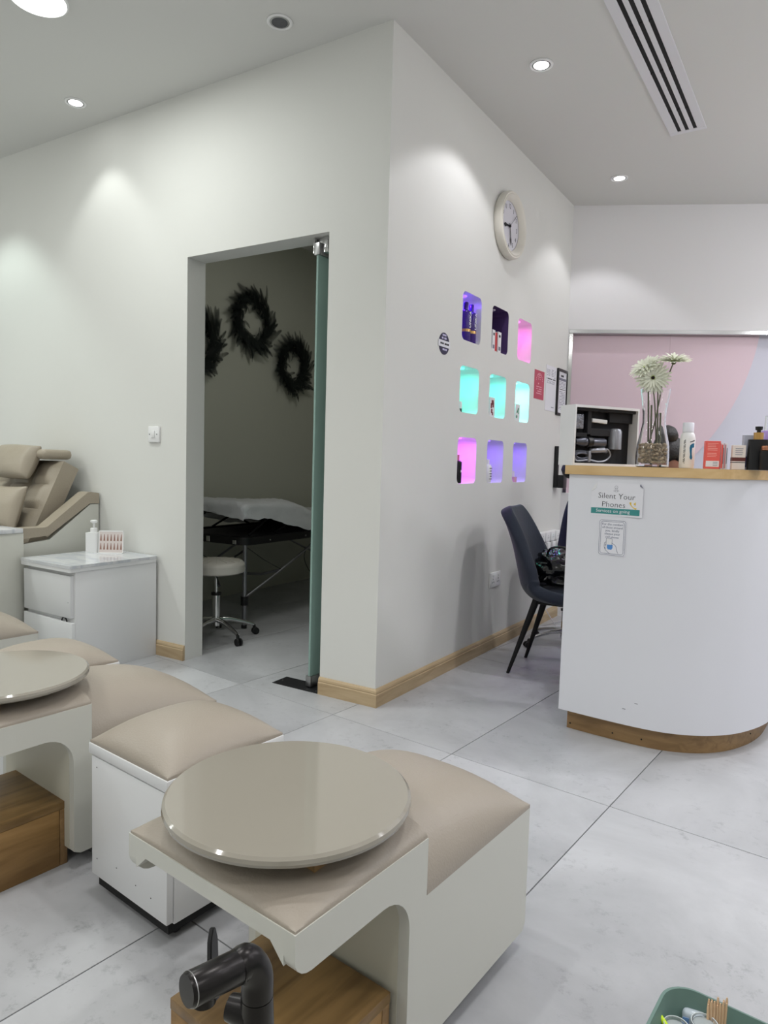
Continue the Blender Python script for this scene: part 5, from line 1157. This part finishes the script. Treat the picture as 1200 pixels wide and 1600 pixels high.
# green tray
TRZ = 0.50; tr0 = Vector((1.459, -1.728, 0))
gt = empty('green_tray', (tr0.x, tr0.y, TRZ-0.085), -TA, 'sage green plastic tray with manicure tools in the lower right corner', 'tray')
mSage = M('sage_green_plastic', rgb(104, 130, 122), 0.45)
TWd, TDp, TH = 0.235, 0.30, 0.085
bm = bm_new()
def rr_at(inset, r): return rrect(TWd/2, -TDp/2, TWd-2*inset, TDp-2*inset, r, 7)
loops = [(0.022, 0.020, 0.0), (0.0, 0.032, TH), (0.0035, 0.030, TH+0.001), (0.024, 0.018, 0.004)]
Ls = [[bm.verts.new((x, y, z)) for x, y in rr_at(i_, r_)] for i_, r_, z in loops]; n = len(Ls[0])
for a, b in zip(Ls, Ls[1:]):
    for k in range(n): bm.faces.new((a[k], a[(k+1) % n], b[(k+1) % n], b[k]))
bm.faces.new(Ls[0][::-1]); bm.faces.new(Ls[-1]); finish('tray_shell', bm, mSage, gt, True, 0.8)
def tray_pt(px, py, dz): # point on horizontal plane z = TRZ-0.081+dz
    z = TRZ+dz; d = Fw+Rv*((px-600)/F_PX)-Uv*((py-800)/F_PX); t = (z-CAM.z)/d.z; return CAM+d*t
zb = TRZ-0.0805
# bundle of wooden sticks standing against the back wall
mBir = M('birch_stick', rgb(206, 174, 140), 0.6, var=0.1, vscale=60)
tp0 = tray_pt(1108, 1560, 0.004); tp1 = tray_pt(1136, 1562, 0.004); rnd = random.Random(9)
for k in range(14):
    f = (k % 7)/6; p = tp0.lerp(tp1, f)+Vector((0, -0.005*(k//7), rnd.uniform(-0.004, 0.003))); q = Vector((p.x+0.001-0.004*(f-0.5), p.y-0.020, zb+0.0012))
    o = tube('wooden_stick', [q, p.lerp(q, 0.05), p], [0.0016, 0.0016, 0.0009], mBir, None, 6); tag(o, 'pale wooden cuticle stick in the bundle in the green tray', 'stick', 'bundle of wooden sticks in the tray')
# pouch behind, two clear cups, lime tool
mPouch = M('clear_blue_sachet', rgb(150, 180, 214), 0.2, alpha=0.85)
pc = tray_pt(1090, 1566, -0.012); po = empty('clear_sachet', (pc.x-0.001, pc.y-0.012, zb), 0.15, 'clear and blue plastic sachet beside the sticks in the tray', 'sachet')
box('sachet_body', -0.013, 0.012, -0.006, 0.006, 0.001, 0.066, M('clear_sachet_film', rgb(205, 216, 226), 0.2, alpha=0.8), po, 0.0055, 3); box('blue_print', -0.0125, -0.006, -0.0068, -0.0062, 0.012, 0.060, M('blue_ink', rgb(120, 160, 215), 0.4), po)
box('print_block', -0.0100, -0.0080, -0.0071, -0.0069, 0.034, 0.050, M('dark_blue_ink', rgb(40, 70, 150), 0.5), po)
pc = tray_pt(1150, 1592, -0.02); po = empty('white_sachet', (pc.x, pc.y-0.006, zb), -0.3, 'white sachet with blue mark, right of the sticks in the tray', 'sachet'); box('sachet_body', -0.012, 0.016, -0.004, 0.004, 0.001, 0.050, mWhitePl, po, 0.0035, 3); box('blue_print', -0.004, 0.004, -0.0048, -0.0042, 0.022, 0.042, M('blue_ink', rgb(120, 160, 215), 0.4), po)
def cup(px, py, h_, r, lab):
    z = zb+h_; d = Fw+Rv*((px-600)/F_PX)-Uv*((py-800)/F_PX); t = (z-CAM.z)/d.z; p = CAM+d*t
    c = empty('clear_cup', (p.x, p.y, zb+0.001), 0, lab, 'cup')
    lathe('cup_wall', [(0, 0), (r*0.75, 0), (r, h_-0.002), (r+0.0012, h_-0.001), (r+0.0012, h_), (r-0.001, h_), (r*0.74, 0.002), (0, 0.002)], mClearPl, c, n=32, closed=True)
    lathe('rim', [(r+0.0002, h_+0.0001), (r+0.0010, h_+0.0001), (r+0.0010, h_+0.0010), (r+0.0002, h_+0.0010), (r+0.0002, h_+0.0001)], M('pale_rim_plastic', rgb(196, 204, 206), 0.25), c, n=36, closed=True)
    lathe('lid', [(0, h_-0.004), (r-0.0012, h_-0.004), (r-0.0012, h_-0.0022), (0, h_-0.0022)], M('cloudy_lid', rgb(176, 184, 186), 0.12, alpha=0.8), c, n=32)
cup(1101, 1600, 0.068, 0.0128, 'small clear cup in front of the sticks in the tray')
cup(1057, 1604, 0.066, 0.0122, 'small clear cup at the left of the pair in the tray')
mLime = M('lime_plastic', rgb(205, 235, 40), 0.35)
lp = tray_pt(1025, 1594, -0.014); lt = empty('lime_clip', (lp.x+0.008, lp.y+0.001, zb), 0, 'small lime green plastic clip at the left side of the tray', 'clip')
hz = TRZ-0.016-zb
bm = bm_new(); add_tube(bm, [(-0.006, 0.006, hz+0.004), (0.0, 0.002, hz+0.001), (0.005, -0.002, hz-0.002), (0.010, -0.010, 0.0035)], 0.0028, 8); add_tube(bm, [(0.005, -0.002, hz-0.002), (0.013, 0.001, hz)], 0.0028, 8); finish('clip_body', bm, mLime, lt, True)
# trolley under the tray, below the frame
tq = empty('white_trolley', (tr0.x+0.02, tr0.y-0.03, 0), -TA, 'white trolley shelf under the green tray', 'trolley')
bm = bm_new(); add_prism(bm, rrect(0.13, -0.18, 0.24, 0.30, 0.03, 5), 'Z', TRZ-0.115, TRZ-0.0855); finish('shelf', bm, mWhitePl, tq, True, 0.6)
for (x, y) in ((0.04, -0.06), (0.22, -0.06), (0.04, -0.30), (0.22, -0.30)): tube('leg', [(x, y, 0), (x, y, TRZ-0.1155)], 0.009, mWM, tq, 10)

# ================================================================== PEOPLE
def skin_mesh(name, joints, edges, root, mat, parent, sub=2):
    me = D.meshes.new(name); ks = list(joints); me.from_pydata([joints[k][0] for k in ks], [(ks.index(a), ks.index(b)) for a, b in edges], []); o = D.objects.new(name, me); COL.objects.link(o)
    sk = o.modifiers.new('skin', 'SKIN'); lay = me.skin_vertices[0].data
    for i, k in enumerate(ks): r = joints[k][1]; lay[i].radius = (r if isinstance(r, tuple) else (r, r)); lay[i].use_root = (k == root)
    sk.use_smooth_shade = True; ss = o.modifiers.new('sub', 'SUBSURF'); ss.levels = sub; ss.render_levels = sub
    dg = bpy.context.evaluated_depsgraph_get(); dg.update(); m2 = D.meshes.new_from_object(o.evaluated_get(dg)); o.modifiers.clear(); o.data = m2
    m2.materials.clear(); m2.materials.append(mat)
    for p in m2.polygons: p.use_smooth = True
    if parent: o.parent = parent
    return o
def head_mesh(parent, c, pitch, yaw=0, bun=True):
    # local: face looks to +x
    bm = bm_new(); bmesh.ops.create_icosphere(bm, subdivisions=4, radius=1.0)
    for v in bm.verts:
        x, y, z = v.co; w_ = 0.074; d_ = 0.094; h_ = 0.116
        if z < 0: w_ *= 1-0.30*(-z)**1.4; d_ *= 1-0.12*(-z)
        X, Y, Z_ = x*d_, y*w_, z*h_
        if x > 0.3:
            g = lambda yy, zz, sy, sz: math.exp(-((y-yy)/sy)**2-((z-zz)/sz)**2)
            X += 0.024*g(0, -0.22, 0.13, 0.16)+0.010*g(0, 0.0, 0.10, 0.22)+0.007*g(0, -0.60, 0.25, 0.10)+0.006*g(0, -0.85, 0.3, 0.12)
            X -= 0.010*(g(0.38, 0.06, 0.18, 0.11)+g(-0.38, 0.06, 0.18, 0.11)); X += 0.004*(g(0.38, 0.22, 0.25, 0.07)+g(-0.38, 0.22, 0.25, 0.07))
        v.co = Vector((X, Y, Z_))
    for sy in (-1, 1):
        t = bmesh.new(); bmesh.ops.create_icosphere(t, subdivisions=2, radius=1); merge(bm, t, Matrix.Translation((-0.006, sy*0.076, -0.008)) @ Matrix.Diagonal((0.018, 0.009, 0.030, 1)))
    Mh = Matrix.Translation(c) @ Matrix.Rotation(yaw, 4, 'Z') @ Matrix.Rotation(pitch, 4, 'Y')
    bmesh.ops.transform(bm, matrix=Mh, verts=bm.verts); hd_ = finish('head', bm, mSkin, parent, True)
    for sy in (-1, 1):
        bm = bm_new(); t = bmesh.new(); bmesh.ops.create_icosphere(t, subdivisions=2, radius=0.011); merge(bm, t, Mh @ Matrix.Translation((0.078, sy*0.029, 0.006)) @ Matrix.Diagonal((0.6, 1.2, 0.55, 1))); finish('eye', bm, mWhitePl, parent, True)
        bm = bm_new(); t = bmesh.new(); bmesh.ops.create_icosphere(t, subdivisions=2, radius=0.005); merge(bm, t, Mh @ Matrix.Translation((0.0835, sy*0.029, 0.006)) @ Matrix.Diagonal((0.5, 1, 1, 1))); finish('iris', bm, mHair, parent, True)
    bm = bm_new(); t = bmesh.new(); bmesh.ops.create_icosphere(t, subdivisions=2, radius=1); merge(bm, t, Mh @ Matrix.Translation((0.087, 0, -0.068)) @ Matrix.Diagonal((0.008, 0.022, 0.006, 1))); finish('lips', bm, M('lips', rgb(160, 84, 84), 0.4), parent, True)
    bm = bm_new(); bmesh.ops.create_icosphere(bm, subdivisions=4, radius=1.0)
    for v in bm.verts:
        x, y, z = v.co; k = 1.10+0.03*noise.noise(v.co*6); v.co = Vector((x*0.094*k-0.006, y*0.080*k, z*0.116*k+0.004))
        if x > 0.35 and z < 0.55: v.co.x = min(v.co.x, 0.035+0.03*z)
        if z < -0.35: v.co = Vector((min(v.co.x, -0.035), v.co.y*0.8, v.co.z*0.9))
    bmesh.ops.transform(bm, matrix=Mh, verts=bm.verts); finish('hair', bm, mHair, parent, True)
    if True:
        bm = bm_new(); bmesh.ops.create_icosphere(bm, subdivisions=3, radius=0.048 if bun else 0.056)
        for v in bm.verts: v.co *= 1+0.10*noise.noise(v.co*40)
        bmesh.ops.transform(bm, matrix=Mh @ Matrix.Translation((-0.050, 0, 0.125) if bun else (-0.085, 0, -0.085)), verts=bm.verts); finish('hair_bun', bm, mHair, parent, True)
def seated_person(loc, rz, label, cloth, neck_fwd, headp, pitch, seat=0.48, bun=True, hand_fwd=0.30):
    t = empty('person', loc, rz, label, 'person')
    S = seat
    J = {'pel': ((0, 0, S+0.10), (0.15, 0.11)), 'waist': ((0.01, 0, S+0.24), (0.125, 0.095)), 'chest': ((0.03+neck_fwd*0.5, 0, S+0.40), (0.155, 0.105)), 'neck0': ((0.03+neck_fwd*0.85, 0, S+0.53), 0.065)}
    E = [('pel', 'waist'), ('waist', 'chest'), ('chest', 'neck0')]
    for sg_, nm in ((-1, 'l'), (1, 'r')):
        J['sh'+nm] = ((0.02+neck_fwd*0.7, 0.165*sg_, S+0.475), 0.056); J['el'+nm] = ((0.10+neck_fwd*0.6, 0.215*sg_, S+0.235), 0.043); J['wr'+nm] = ((0.10+hand_fwd, 0.120*sg_, S+0.225), 0.028)
        E += [('chest', 'sh'+nm), ('sh'+nm, 'el'+nm), ('el'+nm, 'wr'+nm)]
    skin_mesh('top', J, E, 'pel', cloth, t)
    J = {'p': ((0, 0, S+0.085), (0.145, 0.10))}; E = []
    for sg_, nm in ((-1, 'l'), (1, 'r')):
        J['h'+nm] = ((0.06, 0.09*sg_, S+0.075), 0.078); J['k'+nm] = ((0.42, 0.10*sg_, S+0.055), 0.056); J['a'+nm] = ((0.38, 0.10*sg_, 0.09), 0.038)
        E += [('p', 'h'+nm), ('h'+nm, 'k'+nm), ('k'+nm, 'a'+nm)]
    skin_mesh('trousers', J, E, 'p', mTrouser, t)
    for sg_ in (-1, 1):
        J = {'a': ((0.37, 0.10*sg_, 0.060), 0.040), 'b': ((0.44, 0.10*sg_, 0.040), 0.038), 'c': ((0.53, 0.105*sg_, 0.034), 0.032)}; skin_mesh('shoe', J, [('a', 'b'), ('b', 'c')], 'a', mBlack, t)
        # hand
        wx, wy, wz = 0.10+hand_fwd, 0.120*sg_, S+0.225; J = {'w': ((wx-0.01, wy, wz), 0.023), 'pm': ((wx+0.045, wy-0.01*sg_, wz), (0.030, 0.014)), 'pe': ((wx+0.08, wy-0.012*sg_, wz-0.004), (0.034, 0.012))}; E = [('w', 'pm'), ('pm', 'pe')]
        for q, (dy, L) in enumerate(((-0.027, 0.055), (-0.009, 0.068), (0.009, 0.072), (0.027, 0.062))):
            a = (wx+0.085, wy-0.012*sg_-dy*sg_, wz-0.004); J['f%d' % q] = (a, 0.0090); J['g%d' % q] = ((a[0]+L*0.55, a[1]*1.0, a[2]-0.012), 0.0082); J['h%d' % q] = ((a[0]+L*0.85, a[1], a[2]-0.032), 0.0070); E += [('pe', 'f%d' % q), ('f%d' % q, 'g%d' % q), ('g%d' % q, 'h%d' % q)]
        J['t0'] = ((wx+0.035, wy-0.042*sg_, wz-0.004), 0.011); J['t1'] = ((wx+0.068, wy-0.062*sg_, wz-0.014), 0.009); E += [('pm', 't0'), ('t0', 't1')]
        skin_mesh('hand', J, E, 'pm', mSkin, t, 1)
    hp = Vector(headp); nb = Vector((0.03+neck_fwd*0.85, 0, S+0.53)); tube('neck', [nb-Vector((0, 0, 0.03)), nb.lerp(hp, 0.4), hp+Vector((-0.02, 0, -0.05))], [0.058, 0.052, 0.050], mSkin, t, 16)
    head_mesh(t, hp, pitch, 0, bun)
    return t
seated_person((0.410, 1.56, 0), 0.05, 'person in a navy top sitting behind the counter beside the niche wall', mNavy, 0.02, (0.075, 0, 1.135), 0.25, 0.405, False)
q_ = dup(stl, (0.39, 1.56, 0.0), 0.4, 'white round wheeled stool under the person in navy')
seated_person((1.01, 1.10, 0), -PI/2, 'person with dark hair in a bun bending down behind the counter', mNavy, 0.05, (0.115, 0, 1.135), 0.95, 0.405, True)
q_.scale = (1, 1, 0.83); q_ = dup(stl, (1.01, 1.10, 0), 0.9, 'white round wheeled stool under the person behind the flower vase')
q_.scale = (1, 1, 0.83)

# ================================================================== SUB-PARTS: small pieces hang on the part they sit on
NEST = {'leg_clamp': 'leg', 'rubber_foot': 'leg', 'rivet': 'table_frame', 'latch': 'table_frame', 'caster': 'base_leg', 'stitch_line': 'seat', 'height_lever': 'seat_plate',
        'numeral': 'clock_dial', 'headrest_flap': 'headrest', 'eye': 'head', 'iris': 'head', 'lips': 'head', 'hair': 'head', 'hair_bun': 'head',
        'header_band': 'sheet', 'small_print': 'sheet', 'leaf_mark': 'sheet', 'aerator': 'spout', 'seam_ring': 'spout', 'end_ring': 'spout', 'lever_handle': 'handle_hub',
        'flower_eye': 'flower_centre', 'colour_swatch': 'card', 'cable_loop': 'drawer_front', 'niche_lamp': 'niche_lining', 'teal_band': 'paper', 'lettering': 'paper',
        'line_drawing': 'paper', 'border_line': 'paper', 'heart_print': 'paper', 'folded_corner': 'paper', 'swivel_plate': 'round_top', 'foot_print': 'bottle_body', 'toe_print': 'bottle_body'}
NEST2 = {'screw_cap': ('door_panel', 'drawer_front'), 'pin_slot': ('socket_plate', 'adapter'), 'rocker': ('socket_plate', 'switch_plate'), 'screw': ('switch_plate', 'cover_plate'), 'print_block': ('carton', 'bottle_body')}
def base(n): return n.rsplit('.', 1)[0] if n[-3:].isdigit() and n[-4:-3] == '.' else n
def centre(o):
    vs = o.data.vertices; n = len(vs); c = Vector((0, 0, 0)); st = max(1, n//60); k = 0
    for i in range(0, n, st): c += vs[i].co; k += 1
    return o.matrix_local @ (c/k)
bpy.context.view_layer.update()
for root in [o for o in D.objects if o.parent is None]:
    kids = [c for c in root.children if c.type == 'MESH']; by = {}
    for c in kids: by.setdefault(base(c.name), []).append(c)
    for nm, lst in by.items():
        tgt = NEST.get(nm); cand = by.get(tgt, []) if tgt else []
        for t_ in NEST2.get(nm, ()): cand = cand or by.get(t_, [])
        cand = [c for c in cand if c.matrix_local == Matrix.Identity(4) or c.location.length < 1e-9]
        if not cand: continue
        for c in lst:
            if nm == 'lettering' and c.data.name.startswith('lettering') and tgt is None: continue
            q = centre(c); c.parent = min(cand, key=lambda p: (centre(p)-q).length)
